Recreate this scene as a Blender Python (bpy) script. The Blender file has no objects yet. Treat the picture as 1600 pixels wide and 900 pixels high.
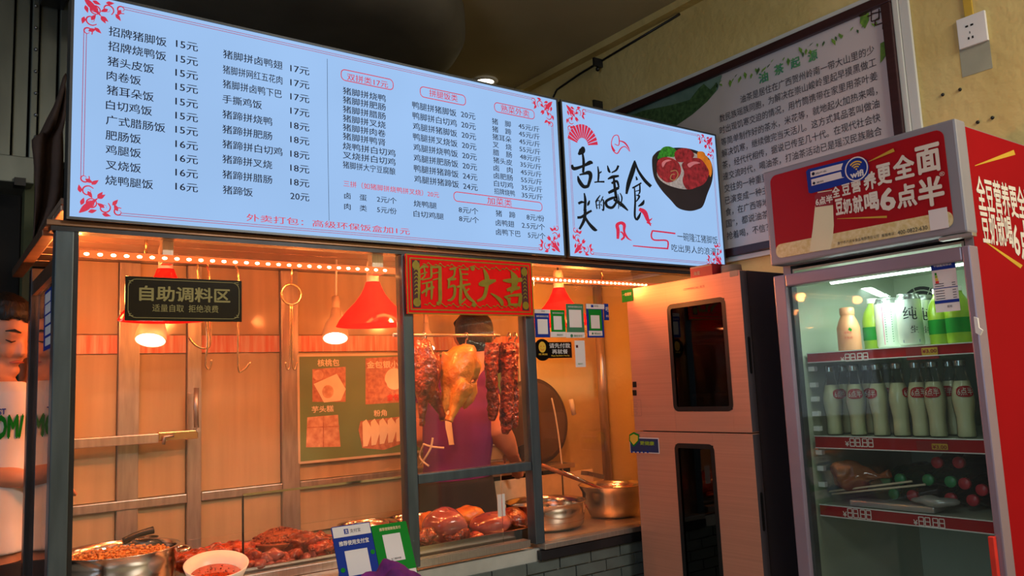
import bpy, bmesh, math, random
from mathutils import Vector as V, Matrix, noise
random.seed(11)
S = bpy.context.scene
COL = S.collection
H = 1.37                                   # eye height of the photographer
# ---------------------------------------------------------------- camera
RR = V((0.8058882347683911, -0.5903921368711856, -0.044511546620645444))
UU = V((-0.03711961806653192, -0.12541401535607816, 0.9914098338764147))
FW = V((0.590902942128808, 0.7973132693445787, 0.12298481008066775))
FP = 1263.5
EYE = V((0, 0, H))
cam_d = bpy.data.cameras.new('camera'); cam = bpy.data.objects.new('camera', cam_d); COL.objects.link(cam)
cam_d.sensor_width = 36; cam_d.lens = 36 * FP / 1600; cam_d.clip_start = .02
cam.matrix_world = Matrix(((RR.x, UU.x, -FW.x, 0), (RR.y, UU.y, -FW.y, 0), (RR.z, UU.z, -FW.z, H), (0, 0, 0, 1)))
S.camera = cam
# ---------------------------------------------------------------- world, exposure, lights
wd = bpy.data.worlds.new('world'); S.world = wd; wd.use_nodes = True
wd.node_tree.nodes['Background'].inputs[0].default_value = (.75, .8, 1, 1)
wd.node_tree.nodes['Background'].inputs[1].default_value = .05
S.view_settings.view_transform = 'Standard'; S.view_settings.look = 'None'
S.view_settings.exposure = 0; S.view_settings.gamma = 1
def light(kind, loc, power, color, aim=None, **kw):
    d = bpy.data.lights.new(kind.lower() + '_light', kind); d.energy = power; d.color = color
    for k, v in kw.items(): setattr(d, k, v)
    o = bpy.data.objects.new(d.name, d); COL.objects.link(o); o.location = loc
    if aim is not None: o.rotation_euler = (V(aim) - V(loc)).to_track_quat('-Z', 'Y').to_euler()
    return o
# fluorescent panels of the dining room, behind and to the right of the camera
light('AREA', (2.0, -.9, 3.02), 70, (1, .95, .84), (2.0, -.2, 0), shape='RECTANGLE', size=1.2, size_y=.3)
light('AREA', (-1.1, -.4, 3.02), 24, (.95, .96, 1), (-.6, -1, 0), shape='RECTANGLE', size=1.2, size_y=.6)
# unseen cool fill lamp, added on the left to brighten the steel ducting
light('AREA', (-2.6, .4, 1.9), 30, (.62, .78, 1), (-.4, 3.7, 2.5), shape='RECTANGLE', size=1.4, size_y=1.8)
ORANGE = (1, .27, .06)
# the warm LED tape under the stall's front beam
light('AREA', (1.27, 2.275, 1.742), 2.5, ORANGE, (1.27, 2.36, 0), shape='RECTANGLE', size=1.9, size_y=.02)
light('AREA', (1.3, 2.30, 1.770), 2.5, ORANGE, (1.3, 2.42, 3), shape='RECTANGLE', size=2.0, size_y=.02)
for x_, w_ in ((.42, 4.5), (.9, 8), (1.3, 9), (1.74, 9), (1.97, 8)): light('POINT', (x_, 2.236, 1.735), w_, ORANGE, shadow_soft_size=.02)
light('POINT', (.36, 2.62, 1.70), 5, ORANGE, shadow_soft_size=.03)      # tape along the stall's left side

# ---------------------------------------------------------------- planes and rays
def ray(x, y): return RR * ((x - 800) / FP) - UU * ((y - 450) / FP) + FW
class Pl:                                    # a real plane; pixel -> point on it
    def __init__(s, o, u, v): s.o, s.u, s.v = V(o), V(u).normalized(), V(v).normalized(); s.n = s.u.cross(s.v) * -1; s.n = s.n if s.n.dot(EYE - s.o) > 0 else -s.n
    def pt(s, x, y):
        d = ray(x, y); return EYE + d * ((s.o - EYE).dot(s.n) / d.dot(s.n))
    def uv(s, x, y): p = s.pt(x, y) - s.o; return (p.dot(s.u), p.dot(s.v))
    def w(s, a, b, l=0): return s.o + s.u * a + s.v * b + s.n * l
    def uat(s, x, y, b):                      # u where the line v=b crosses pixel column x
        for _ in range(6):
            u0, v0 = s.uv(x, y); u1, v1 = s.uv(x, y + 1); y += (b - v0) / (v1 - v0)
        return s.uv(x, y)[0]
def YP(Y): return Pl((0, Y, 0), (1, 0, 0), (0, 0, 1))
def XP(X): return Pl((X, 0, 0), (0, -1, 0), (0, 0, 1))
def ZP(Z): return Pl((0, 0, Z), (1, 0, 0), (0, 1, 0))

# ---------------------------------------------------------------- materials
def c(h): return tuple(((int(h[i:i+2], 16)/255 + .055)/1.055)**2.4 if int(h[i:i+2], 16) > 10 else int(h[i:i+2], 16)/255/12.92 for i in (0, 2, 4))
def mat(name, h, rough=.5, metal=0, var=.12, scale=12, bump=0, emit=0, stretch=None, spec=.5, sub=0, coat=0, h2=None, bscale=None, trans=0):
    m = bpy.data.materials.new(name); m.use_nodes = True; n = m.node_tree; b = n.nodes['Principled BSDF']
    col = c(h); b.inputs['Roughness'].default_value = rough; b.inputs['Metallic'].default_value = metal
    b.inputs['Specular IOR Level'].default_value = spec
    if sub: b.inputs['Subsurface Weight'].default_value = sub; b.inputs['Subsurface Radius'].default_value = (.02, .008, .004)
    if coat: b.inputs['Coat Weight'].default_value = coat; b.inputs['Coat Roughness'].default_value = .08
    if trans: b.inputs['Transmission Weight'].default_value = trans
    tc = n.nodes.new('ShaderNodeTexCoord'); mp = n.nodes.new('ShaderNodeMapping'); nz = n.nodes.new('ShaderNodeTexNoise')
    n.links.new(tc.outputs['Object'], mp.inputs[0]); n.links.new(mp.outputs[0], nz.inputs['Vector'])
    if stretch: mp.inputs['Scale'].default_value = stretch
    nz.inputs['Scale'].default_value = scale; nz.inputs['Detail'].default_value = 4
    cr = n.nodes.new('ShaderNodeValToRGB'); n.links.new(nz.outputs['Fac'], cr.inputs[0])
    c2 = c(h2) if h2 else tuple(x * (1 - var) for x in col)
    c1 = col if h2 else tuple(min(1, x * (1 + var * .6)) for x in col)
    cr.color_ramp.elements[0].position = .32; cr.color_ramp.elements[1].position = .68
    cr.color_ramp.elements[0].color = (*c2, 1); cr.color_ramp.elements[1].color = (*c1, 1)
    n.links.new(cr.outputs[0], b.inputs['Base Color'])
    if emit:
        n.links.new(cr.outputs[0], b.inputs['Emission Color']); b.inputs['Emission Strength'].default_value = emit
    if bump:
        bp = n.nodes.new('ShaderNodeBump'); bp.inputs['Strength'].default_value = bump; bp.inputs['Distance'].default_value = .01
        if bscale:
            nz2 = n.nodes.new('ShaderNodeTexNoise'); nz2.inputs['Scale'].default_value = bscale; n.links.new(mp.outputs[0], nz2.inputs['Vector']); src = nz2
        else: src = nz
        n.links.new(src.outputs['Fac'], bp.inputs['Height']); n.links.new(bp.outputs[0], b.inputs['Normal'])
    return m
def glow(name, rgb, strength, var=.0):
    m = bpy.data.materials.new(name); m.use_nodes = True; n = m.node_tree; n.nodes.clear()
    e = n.nodes.new('ShaderNodeEmission'); o = n.nodes.new('ShaderNodeOutputMaterial'); n.links.new(e.outputs[0], o.inputs[0])
    e.inputs[1].default_value = strength
    nz = n.nodes.new('ShaderNodeTexNoise'); nz.inputs['Scale'].default_value = 1.6; cr = n.nodes.new('ShaderNodeValToRGB')
    tc = n.nodes.new('ShaderNodeTexCoord'); n.links.new(tc.outputs['Object'], nz.inputs['Vector']); n.links.new(nz.outputs['Fac'], cr.inputs[0])
    cr.color_ramp.elements[0].position = .35; cr.color_ramp.elements[1].position = .65
    cr.color_ramp.elements[0].color = (*[x*(1-var) for x in rgb], 1); cr.color_ramp.elements[1].color = (*rgb, 1)
    n.links.new(cr.outputs[0], e.inputs[0]); return m
def pane(name, tint=(1, 1, 1), refl=1.0, rough=.01, haze=0, hazecol=(.8, .8, .8)):
    m = bpy.data.materials.new(name); m.use_nodes = True; n = m.node_tree; n.nodes.clear()
    o = n.nodes.new('ShaderNodeOutputMaterial'); t = n.nodes.new('ShaderNodeBsdfTransparent'); g = n.nodes.new('ShaderNodeBsdfGlossy')
    t.inputs[0].default_value = (*tint, 1); g.inputs['Roughness'].default_value = rough
    lw = n.nodes.new('ShaderNodeFresnel'); lw.inputs[0].default_value = 1.4
    mu = n.nodes.new('ShaderNodeMath'); mu.operation = 'MULTIPLY'; mu.inputs[1].default_value = refl
    n.links.new(lw.outputs[0], mu.inputs[0]); mx = n.nodes.new('ShaderNodeMixShader')
    n.links.new(mu.outputs[0], mx.inputs[0]); n.links.new(t.outputs[0], mx.inputs[1]); n.links.new(g.outputs[0], mx.inputs[2])
    last = mx
    if haze:
        d = n.nodes.new('ShaderNodeBsdfDiffuse'); d.inputs[0].default_value = (*hazecol, 1)
        nz = n.nodes.new('ShaderNodeTexNoise'); nz.inputs['Scale'].default_value = 5; nz.inputs['Detail'].default_value = 6
        tc = n.nodes.new('ShaderNodeTexCoord'); n.links.new(tc.outputs['Object'], nz.inputs['Vector'])
        m2 = n.nodes.new('ShaderNodeMath'); m2.operation = 'MULTIPLY'; m2.inputs[1].default_value = haze * 2; n.links.new(nz.outputs['Fac'], m2.inputs[0])
        mx2 = n.nodes.new('ShaderNodeMixShader'); n.links.new(m2.outputs[0], mx2.inputs[0]); n.links.new(mx.outputs[0], mx2.inputs[1]); n.links.new(d.outputs[0], mx2.inputs[2]); last = mx2
    n.links.new(last.outputs[0], o.inputs[0]); return m
M = {}
M['steel'] = mat('brushed_steel', '9a9ea4', .28, .9, .15, 30, .05, stretch=(1, 1, 14))
M['steel_blue'] = mat('painted_steel_post', '55626b', .35, .6, .2, 9, .03, stretch=(4, 4, .6))
M['steel_dark'] = mat('dark_steel', '3a3b40', .35, .7, .2, 12)
M['steel_soft'] = mat('soft_steel', 'b9b2aa', .38, .85, .12, 22, .04, stretch=(10, 1, 1))
M['pot'] = mat('pot_steel', 'd0ccc4', .17, 1, .08, 6, .02)
M['beam'] = mat('beam_steel', '8c6a55', .35, .7, .25, 8, .04, stretch=(.6, 4, 4))
M['cream'] = mat('cream_panel', 'bfa47c', .12, 0, .1, 3, .02, stretch=(9, 9, .5), spec=.6)
M['panelgrey'] = mat('grey_brown_post', 'b2a79c', .32, .6, .2, 10, .04, stretch=(6, 6, .8))
M['redstrip'] = mat('red_white_corrugated_strip', 'e0694a', .35, 0, .2, 14, .1, stretch=(6, 1, .4), h2='e8b49a')
M['yellowwall'] = mat('old_yellow_paint', 'dcc684', .75, 0, .12, 3, .35, h2='c9b06c', bscale=30)
M['ceiling'] = mat('ceiling_paint', 'b5a98a', .8, 0, .1, 2, .05)
M['floor'] = mat('floor_tile', 'a39c8c', .4, 0, .15, 4)
M['darkwall'] = mat('dark_room_wall', '14120f', .8, 0, .2, 3)
M['plank'] = mat('ceiling_plank_metal', 'b59a86', .3, .45, .2, 10, .05, stretch=(.6, 5, 1))
M['duct'] = mat('dull_sheet_steel', '7f847c', .42, .7, .3, 3, .05, stretch=(2, 2, .5))
M['ductround'] = mat('dark_grey_duct_fabric', '6a675f', .6, .1, .2, 3)
M['black'] = mat('black_plastic', '111113', .35, 0, .2, 8)
M['ink'] = mat('black_ink', '1c2038', .6, 0, .1, 8, spec=.1)
M['brush'] = mat('brush_ink', '20262e', .7, 0, .1, 8, spec=.1)
M['white'] = mat('white_plastic', 'e4e2e0', .4, 0, .05, 8)
M['paper'] = mat('white_paper', 'd9d5d6', .7, 0, .05, 8)
M['redink'] = mat('backlit_red_ink', 'd0224c', .5, 0, .05, 8, emit=.45)
M['redthin'] = mat('backlit_red_line', 'b04a78', .5, 0, .05, 8, emit=.4)
M['board'] = glow('backlit_panel', (.36, .575, .93), 1.0, .10)
M['alu'] = mat('aluminium_edge', '55595e', .35, .7, .15, 8)
M['glass'] = pane('stall_glass', (1, .985, .97), .75, .01, .012, (.9, .75, .6))
M['glass_side'] = pane('side_glass', (.97, .97, .97), 1.0, .01, .015)
M['acrylic'] = pane('clear_acrylic', (.99, .97, .95), .8, .02, .02, (1, .8, .65))
M['glass_f'] = pane('fridge_glass', (.93, .97, .94), .8, .01, .015, (.7, .8, .75))
M['glass_dark'] = pane('smoked_glass', (.16, .14, .14), 1.2, .02)
M['led'] = glow('led_bead', (1, .55, .25), 26)
M['ledtape'] = glow('led_tape', (1, .14, .03), 1.5)
M['lampred'] = None
def translucent(name, h, mixf=.5, gl=.06):
    m = bpy.data.materials.new(name); m.use_nodes = True; n = m.node_tree; n.nodes.clear()
    o = n.nodes.new('ShaderNodeOutputMaterial'); d = n.nodes.new('ShaderNodeBsdfDiffuse'); t = n.nodes.new('ShaderNodeBsdfTranslucent'); g = n.nodes.new('ShaderNodeBsdfGlossy')
    nz = n.nodes.new('ShaderNodeTexNoise'); nz.inputs['Scale'].default_value = 9; cr = n.nodes.new('ShaderNodeValToRGB'); n.links.new(nz.outputs['Fac'], cr.inputs[0])
    k = c(h); cr.color_ramp.elements[0].color = (*[x*.85 for x in k], 1); cr.color_ramp.elements[1].color = (*k, 1)
    for q in (d, t): n.links.new(cr.outputs[0], q.inputs[0])
    g.inputs['Roughness'].default_value = .12
    a = n.nodes.new('ShaderNodeMixShader'); a.inputs[0].default_value = mixf; n.links.new(d.outputs[0], a.inputs[1]); n.links.new(t.outputs[0], a.inputs[2])
    b = n.nodes.new('ShaderNodeMixShader'); b.inputs[0].default_value = gl; n.links.new(a.outputs[0], b.inputs[1]); n.links.new(g.outputs[0], b.inputs[2])
    n.links.new(b.outputs[0], o.inputs[0]); return m
M['lampred'] = translucent('red_lamp_shade', 'e8131c', .6)
M['bag'] = translucent('brown_paper_bag', 'a86a48', .3)
M['cloudy'] = translucent('clear_wrap', 'c8c8c4', .5, .2)
M['gold'] = mat('olive_gold_print', '8a7a14', .45, .3, .15, 40)
M['red'] = mat('banner_red', 'f00808', .6, 0, .06, 20, spec=.15)
M['maroon'] = mat('banner_maroon', '4a0d10', .6, 0, .1, 20)
M['signblack'] = mat('black_acrylic_sign', '0c0b0a', .2, 0, .1, 5)
M['signgold'] = mat('gold_sign_letters', '8c8048', .5, .1, .1, 20)
M['green_poster'] = mat('green_poster', '6f8a58', .35, 0, .12, 5)
M['poster_frame'] = mat('poster_border', 'd8c8a8', .4, .2, .1, 10)
M['pinkprint'] = mat('food_print_light', 'e2b48e', .5, 0, .2, 40, h2='c08060')
M['brownprint'] = mat('food_print_dark', 'a8604a', .5, 0, .2, 60, h2='d0906a')
M['redprint'] = mat('food_print_red', 'd83020', .5, 0, .2, 20)
M['creamprint'] = mat('food_print_cream', 'eedcb8', .5, 0, .1, 20)
M['cab_front'] = mat('brushed_front_led_tint', 'cc927a', .33, .35, .07, 3, .03, stretch=(1, .6, 60))  # orange glow of the stall's LEDs on the steel is put into this colour
M['cab_side'] = mat('dark_cabinet_side', '4c454c', .5, .3, .1, 5)
M['fr_grey'] = mat('fridge_grey_plastic', '8c8a92', .4, .15, .06, 5)
M['fr_white'] = mat('fridge_liner', 'aeb8a6', .35, 0, .05, 4)
M['fr_red'] = mat('fridge_red_print', 'a00a14', .4, 0, .06, 4, spec=.2)
M['fr_side'] = mat('fridge_side_red_print', '960a12', .8, 0, .06, 4, spec=.08)
M['fr_darkred'] = mat('fridge_red_dark', '8a1015', .4, 0, .06, 4)
M['fr_cream'] = mat('cream_print_band', 'ded2a6', .5, 0, .1, 90, h2='cbb878')
M['fr_letter'] = mat('embossed_cream_letters', 'dad4c8', .4, 0, .05, 8)
M['gold_ray'] = mat('yellow_print_ray', 'c9a02c', .4, 0, .1, 8)
M['blue'] = mat('blue_print', '1f3f9e', .4, 0, .08, 8)
M['blue2'] = mat('pay_blue_print', '1c3690', .7, 0, .08, 8, spec=.12)
M['green'] = mat('green_print', '128026', .7, 0, .08, 8, spec=.12)
M['green2'] = mat('dull_green_print', '3f7a5a', .7, 0, .08, 8, spec=.12)
M['yellow'] = mat('yellow_print', 'e2b53a', .4, 0, .08, 8)
M['frame_brown'] = mat('dark_brown_moulding', '3a1f20', .3, 0, .2, 10, .05, stretch=(1, .5, 6))
M['trimwhite'] = mat('white_trim_paint', 'cfd0ca', .5, 0, .06, 4)
M['poster'] = mat('wall_poster_print', 'c8bfbe', .5, 0, .05, 2)
M['posterink'] = mat('poster_ink', '39343a', .7, 0, .1, 8)
M['leaf'] = mat('printed_leaf', '7fa83c', .5, 0, .3, 40, h2='4f7a30')
M['leafdark'] = mat('printed_dark_foliage', '2c4a2a', .5, 0, .3, 60, h2='4f7044')
M['mist'] = mat('printed_misty_hills', '7c968c', .5, 0, .2, 6, h2='4f7064')
M['teal'] = mat('poster_title_teal', '2f7d6a', .5, 0, .3, 60, h2='6aa65a')
M['brick'] = mat('grey_glazed_tile', '565f5d', .35, 0, .25, 9, .05)
M['grout'] = mat('pale_grout', 'a9a9a2', .8, 0, .1, 20)
M['skin'] = mat('skin', 'c98a68', .5, 0, .08, 12, .03, sub=.1)
M['lip'] = mat('lips', 'a8503f', .45, 0, .1, 20)
M['hair'] = mat('black_hair', '0b0908', .45, 0, .3, 40, .4, stretch=(6, 6, 1))
M['tee'] = mat('white_cotton', 'e6dfd8', .85, 0, .05, 10, .25, bscale=14)
M['purple'] = mat('purple_cotton', '6a1f6e', .85, 0, .12, 8, .35, bscale=10)
M['apron'] = mat('black_apron_cloth', '17131a', .9, 0, .2, 8, .2)
M['jeans'] = mat('dark_trousers', '15161c', .9, 0, .2, 8, .2)
M['strap'] = mat('cream_cotton_tape', 'd6c6a8', .8, 0, .1, 20)
M['chicken'] = mat('pale_yellow_poultry_skin', 'cf963e', .36, 0, .2, 18, .35, sub=.1, h2='a8641e', bscale=90, coat=.2)
M['duck'] = mat('lacquered_brown_duck', '98401a', .3, 0, .4, 26, .9, h2='3a0e06', bscale=60, coat=.5)
M['pork'] = mat('dark_roast_pork', '9a3a18', .34, 0, .4, 60, 1., h2='350c06', bscale=90, coat=.4)
M['knuckle'] = mat('glazed_pork_knuckle', 'b06660', .2, 0, .3, 10, .25, h2='6a241c', bscale=30, coat=.6)
M['belly'] = mat('crisp_yellow_skin', 'd98a2a', .4, 0, .3, 20, .5, h2='b2601a', bscale=40)
M['glaze'] = mat('red_glazed_meat', 'c0502e', .25, 0, .35, 40, .8, h2='5e120a', bscale=60, coat=.5)
M['mince'] = mat('brown_fried_topping', 'a5562a', .5, 0, .35, 60, .5, h2='6a2c12')
M['sauce'] = mat('red_oil_sauce', 'b04018', .1, 0, .3, 12, h2='7c2008', coat=.6)
M['peanut'] = mat('chopped_peanut', 'd99a50', .6, 0, .3, 60, .4, h2='a8642a')
M['bowlwhite'] = mat('white_melamine', 'e8dccb', .3, 0, .04, 6)
M['wood'] = mat('worn_wood', '8a5a34', .6, 0, .3, 8, .2, stretch=(1, 8, 8))
M['cloth'] = mat('purple_rag', '7c1a7e', .85, 0, .25, 14, .5, h2='4a0e58', bscale=20)
M['brass'] = mat('warm_steel_hook', 'c9a070', .25, .9, .1, 8)
M['silver'] = mat('silver_reflector', 'd8d0c8', .12, 1, .05, 8)
M['bulbglow'] = glow('bulb_face', (1, .66, .5), 11)
M['bulbbody'] = mat('bulb_frosted_body', 'e0c8b4', .4, 0, .06, 8)
M['rusty'] = mat('brown_tarpaulin', '3d2f2a', .8, 0, .3, 5, .5, h2='5a4438')
M['olive'] = mat('greenish_jamb', '565a3a', .7, 0, .15, 4)
M['milk'] = mat('soy_milk', 'dcd8b2', .3, 0, .04, 6)
M['clear'] = pane('bottle_glass', (.95, .97, .95), .6, .03)
M['pinkbottle'] = mat('peach_plastic', 'e0966e', .35, 0, .05, 6)
M['can'] = mat('white_can_print', 'd6dcd6', .3, .3, .05, 20)
M['canlid'] = mat('can_aluminium', 'b8c0bc', .25, .9, .05, 8)
M['lime'] = mat('lime_drink_label', 'a6c21e', .3, 0, .15, 20, h2='7fa81a')
M['coke_red'] = mat('red_bottle_cap', 'b82434', .35, 0, .1, 20)
M['coke_green'] = mat('green_bottle_cap', '2e8a52', .35, 0, .1, 20)
M['cola'] = mat('dark_cola', '120806', .12, 0, .2, 8)
M['greenbottle'] = mat('green_pet_bottle', '123d22', .12, 0, .2, 8)
M['tube'] = glow('fluorescent_tube', (.85, 1, .92), 5)
M['downlight'] = glow('downlight_lens', (1, .93, .7), 8)
M['redbox'] = mat('red_carton', 'a3222a', .5, 0, .2, 16)
M['carton'] = mat('raw_card', 'a88f7c', .7, 0, .1, 10)
M['tape'] = mat('yellow_tape', 'c9a63c', .5, 0, .1, 10)
M['plaster'] = mat('grey_plaster_patch', '9fa08c', .8, 0, .12, 10)
M['lid'] = mat('grey_wok_lid', '6a5a4c', .35, .6, .25, 5, .05)
M['crimson'] = mat('crimson_dial', 'd43020', .4)
M['segment'] = mat('white_segment_print', 'e8d8d4', .5, 0, .02, 8)

# ---------------------------------------------------------------- mesh builder
_tc = {}
_fc = bpy.data.curves.new('glyphs', 'FONT'); _fo = bpy.data.objects.new('glyphs', _fc); COL.objects.link(_fo)
def glyphs(s, bold=0., sp=1., res=2):
    k = (s, sp)
    if k not in _tc:
        _fc.body = s; _fc.offset = 0; _fc.resolution_u = res; _fc.space_character = sp
        m = bpy.data.meshes.new_from_object(_fo)
        vs = [(v.co.x, v.co.y) for v in m.vertices]; fs = [tuple(p.vertices) for p in m.polygons]
        bpy.data.meshes.remove(m)
        xs = [a for a, b in vs] or [0, 1]; ys = [b for a, b in vs] or [0, 1]
        x0, x1, y0, y1 = min(xs), max(xs), min(ys), max(ys)
        _tc[k] = ([((a-x0)/(x1-x0+1e-9), (b-y0)/(y1-y0+1e-9)) for a, b in vs], fs, (x1-x0, y1-y0))
    return _tc[k]
WL = {}
class MB:
    def __init__(s): s.v = []; s.f = []; s.sm = []
    def add(s, vs, fs, smooth=False):
        b = len(s.v); s.v += [V(p) for p in vs]; s.f += [tuple(i + b for i in f) for f in fs]; s.sm += [smooth] * len(fs); return s
    def box(s, x0, y0, z0, x1, y1, z1):
        x0, x1 = sorted((x0, x1)); y0, y1 = sorted((y0, y1)); z0, z1 = sorted((z0, z1))
        return s.add([(x, y, z) for x in (x0, x1) for y in (y0, y1) for z in (z0, z1)], [(0, 1, 3, 2), (4, 6, 7, 5), (0, 4, 5, 1), (2, 3, 7, 6), (0, 2, 6, 4), (1, 5, 7, 3)])
    def obox(s, ctr, a, b, d):                # half vectors
        ctr, a, b, d = V(ctr), V(a), V(b), V(d)
        return s.add([ctr + i*a + j*b + k*d for i in (-1, 1) for j in (-1, 1) for k in (-1, 1)], [(0, 1, 3, 2), (4, 6, 7, 5), (0, 4, 5, 1), (2, 3, 7, 6), (0, 2, 6, 4), (1, 5, 7, 3)])
    def prism(s, pts, off):
        n = len(pts); off = V(off); pts = [V(p) for p in pts]
        fs = [tuple(range(n))[::-1], tuple(range(n, 2*n))] + [(i, (i+1) % n, (i+1) % n + n, i + n) for i in range(n)]
        return s.add(pts + [p + off for p in pts], fs)
    def tube(s, pts, r, seg=8, smooth=True, caps=True, flat=1.):
        pts = [V(p) for p in pts]; n = len(pts); rs = r if isinstance(r, (list, tuple)) else [r] * n
        if len(rs) != n: m = len(rs)-1; rs = [rs[min(int(i*m/(n-1)), m-1)]*(1-(i*m/(n-1)-min(int(i*m/(n-1)), m-1))) + rs[min(int(i*m/(n-1)), m-1)+1]*(i*m/(n-1)-min(int(i*m/(n-1)), m-1)) for i in range(n)]
        vs = []; t0 = (pts[1] - pts[0]).normalized(); a = t0.orthogonal().normalized()
        for i, p in enumerate(pts):
            t = (pts[min(i+1, n-1)] - pts[max(i-1, 0)]).normalized(); a = (a - t * a.dot(t)).normalized(); b = t.cross(a)
            for k in range(seg):
                q = 2*math.pi*k/seg; vs.append(p + (a*math.cos(q)*flat + b*math.sin(q)) * rs[i])
        fs = [(i*seg+k, i*seg+(k+1) % seg, (i+1)*seg+(k+1) % seg, (i+1)*seg+k) for i in range(n-1) for k in range(seg)]
        s.add(vs, fs, smooth)
        if caps:
            b = len(s.v) - n*seg; s.f += [tuple(b+k for k in range(seg))[::-1], tuple(b+(n-1)*seg+k for k in range(seg))]; s.sm += [False]*2
        return s
    def loft(s, rings, seg=20, up=(0, 0, 1)):  # rings: (center, rx, ry, [axis x vec])
        vs = []
        for ring in rings:
            ctr, rx, ry = V(ring[0]), ring[1], ring[2]; ax = V(ring[3]) if len(ring) > 3 else V((1, 0, 0)); ay = V(ring[4]) if len(ring) > 4 else V(up).cross(ax)
            for k in range(seg):
                q = 2*math.pi*k/seg; vs.append(ctr + ax*rx*math.cos(q) + ay*ry*math.sin(q))
        n = len(rings)
        fs = [(i*seg+k, i*seg+(k+1) % seg, (i+1)*seg+(k+1) % seg, (i+1)*seg+k) for i in range(n-1) for k in range(seg)]
        fs += [tuple(range(seg))[::-1], tuple((n-1)*seg+k for k in range(seg))]
        return s.add(vs, fs, True)
    def lathe(s, prof, o, seg=28, axis=(0, 0, 1), smooth=True):
        o = V(o); ax = V(axis).normalized(); a = ax.orthogonal().normalized(); b = ax.cross(a); vs = []
        for r, z in prof:
            for k in range(seg):
                q = 2*math.pi*k/seg; vs.append(o + ax*z + (a*math.cos(q) + b*math.sin(q))*max(r, 1e-5))
        n = len(prof)
        return s.add(vs, [(i*seg+k, i*seg+(k+1) % seg, (i+1)*seg+(k+1) % seg, (i+1)*seg+k) for i in range(n-1) for k in range(seg)], smooth)
    def ball(s, o, r, seg=14, ring=9, nz=0, nf=10, rot=None):
        o = V(o); r = (r, r, r) if isinstance(r, (int, float)) else r; vs = []; rot = rot or Matrix.Identity(3)
        for i in range(ring+1):
            t = math.pi*i/ring
            for k in range(seg):
                q = 2*math.pi*k/seg; d = V((math.sin(t)*math.cos(q), math.sin(t)*math.sin(q), math.cos(t)))
                f = 1
                if nz: f += nz*noise.noise((o + V((d.x*r[0], d.y*r[1], d.z*r[2])))*nf)
                vs.append(o + rot @ V((d.x*r[0]*f, d.y*r[1]*f, d.z*r[2]*f)))
        return s.add(vs, [(i*seg+k, (i+1)*seg+k, (i+1)*seg+(k+1) % seg, i*seg+(k+1) % seg) for i in range(ring) for k in range(seg)], True)
    # ---- flat work on a plane, from pixels or (u, v)
    def plate(s, pl, x0, y0, x1, y1, d=.002, lift=0, uv=False):   # top-left, bottom-right
        (a0, b0), (a1, b1) = ((x0, y0), (x1, y1)) if uv else (pl.uv(x0, y0), pl.uv(x1, y1))
        return s.prism([pl.w(a0, b0, lift), pl.w(a1, b0, lift), pl.w(a1, b1, lift), pl.w(a0, b1, lift)], -pl.n*d)
    def poly(s, pl, pts, d=.0005, lift=.001, uv=False):
        q = [p if uv else pl.uv(*p) for p in pts]
        return s.prism([pl.w(a, b, lift) for a, b in q], -pl.n*d)
    def rrect(s, pl, x0, y0, x1, y1, rad, t=0, d=.0006, lift=.001, uv=False):
        (a0, b0), (a1, b1) = ((x0, y0), (x1, y1)) if uv else (pl.uv(x0, y0), pl.uv(x1, y1))
        def path(i):
            r = max(rad - i, .0005); P = []
            for cx, cy, st in ((a1-rad, b0-rad, 0), (a0+rad, b0-rad, 90), (a0+rad, b1+rad, 180), (a1-rad, b1+rad, 270)):
                for k in range(6): q = math.radians(st + k*18); P.append((cx + math.cos(q)*r, cy + math.sin(q)*r))
            return P
        if not t: return s.prism([pl.w(a, b, lift) for a, b in path(0)], -pl.n*d)
        A, B = path(0), path(t); n = len(A)
        return s.add([pl.w(a, b, lift) for a, b in A + B], [(i, (i+1) % n, n + (i+1) % n, n + i) for i in range(n)])
    def disc(s, pl, x, y, r, lift=.001, seg=20, ry=None, uv=False, d=.0005):
        a, b = (x, y) if uv else pl.uv(x, y); ry = ry or r
        return s.prism([pl.w(a + r*math.cos(2*math.pi*k/seg), b + ry*math.sin(2*math.pi*k/seg), lift) for k in range(seg)], -pl.n*d)
    def blob(s, pl, pts, d=.0005, lift=.001, uv=False, sub=5):     # smoothed closed outline
        n = len(pts); P = []
        for i in range(n):
            p0, p1, p2, p3 = pts[i-1], pts[i], pts[(i+1) % n], pts[(i+2) % n]
            for k in range(sub): t = k/sub; P.append(tuple(.5*((2*b)+(-a+cc)*t+(2*a-5*b+4*cc-dd)*t*t+(-a+3*b-3*cc+dd)*t**3) for a, b, cc, dd in zip(p0, p1, p2, p3)))
        return s.poly(pl, P, d, lift, uv)
    def ribbon(s, pl, pts, lift=.001, uv=False, sub=5):            # brush stroke (x, y, width)
        s.k = getattr(s, 'k', 0) + 1; lift += s.k*2e-5
        if len(pts) == 2: pts = [pts[0], tuple((a+b)/2 for a, b in zip(*pts)), pts[1]]
        P = []; n = len(pts)
        for i in range(n-1):
            p0, p1, p2, p3 = pts[max(i-1, 0)], pts[i], pts[i+1], pts[min(i+2, n-1)]
            for k in range(sub + (i == n-2)):
                t = k/sub; P.append(tuple(.5*((2*b) + (-a+cc)*t + (2*a-5*b+4*cc-dd)*t*t + (-a+3*b-3*cc+dd)*t**3) for a, b, cc, dd in zip(p0, p1, p2, p3)))
        L = []; R = []
        for i, p in enumerate(P):
            a, b = P[max(i-1, 0)], P[min(i+1, len(P)-1)]; dx, dy = b[0]-a[0], b[1]-a[1]; l = math.hypot(dx, dy) or 1
            nx, ny = -dy/l, dx/l; w = max(p[2], .001 if not uv else 1e-5)/2
            for Q, sg in ((L, 1), (R, -1)):
                q = (p[0] + nx*w*sg, p[1] + ny*w*sg); q = q if uv else pl.uv(*q); Q.append(pl.w(q[0], q[1], lift))
        n = len(L)
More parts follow.
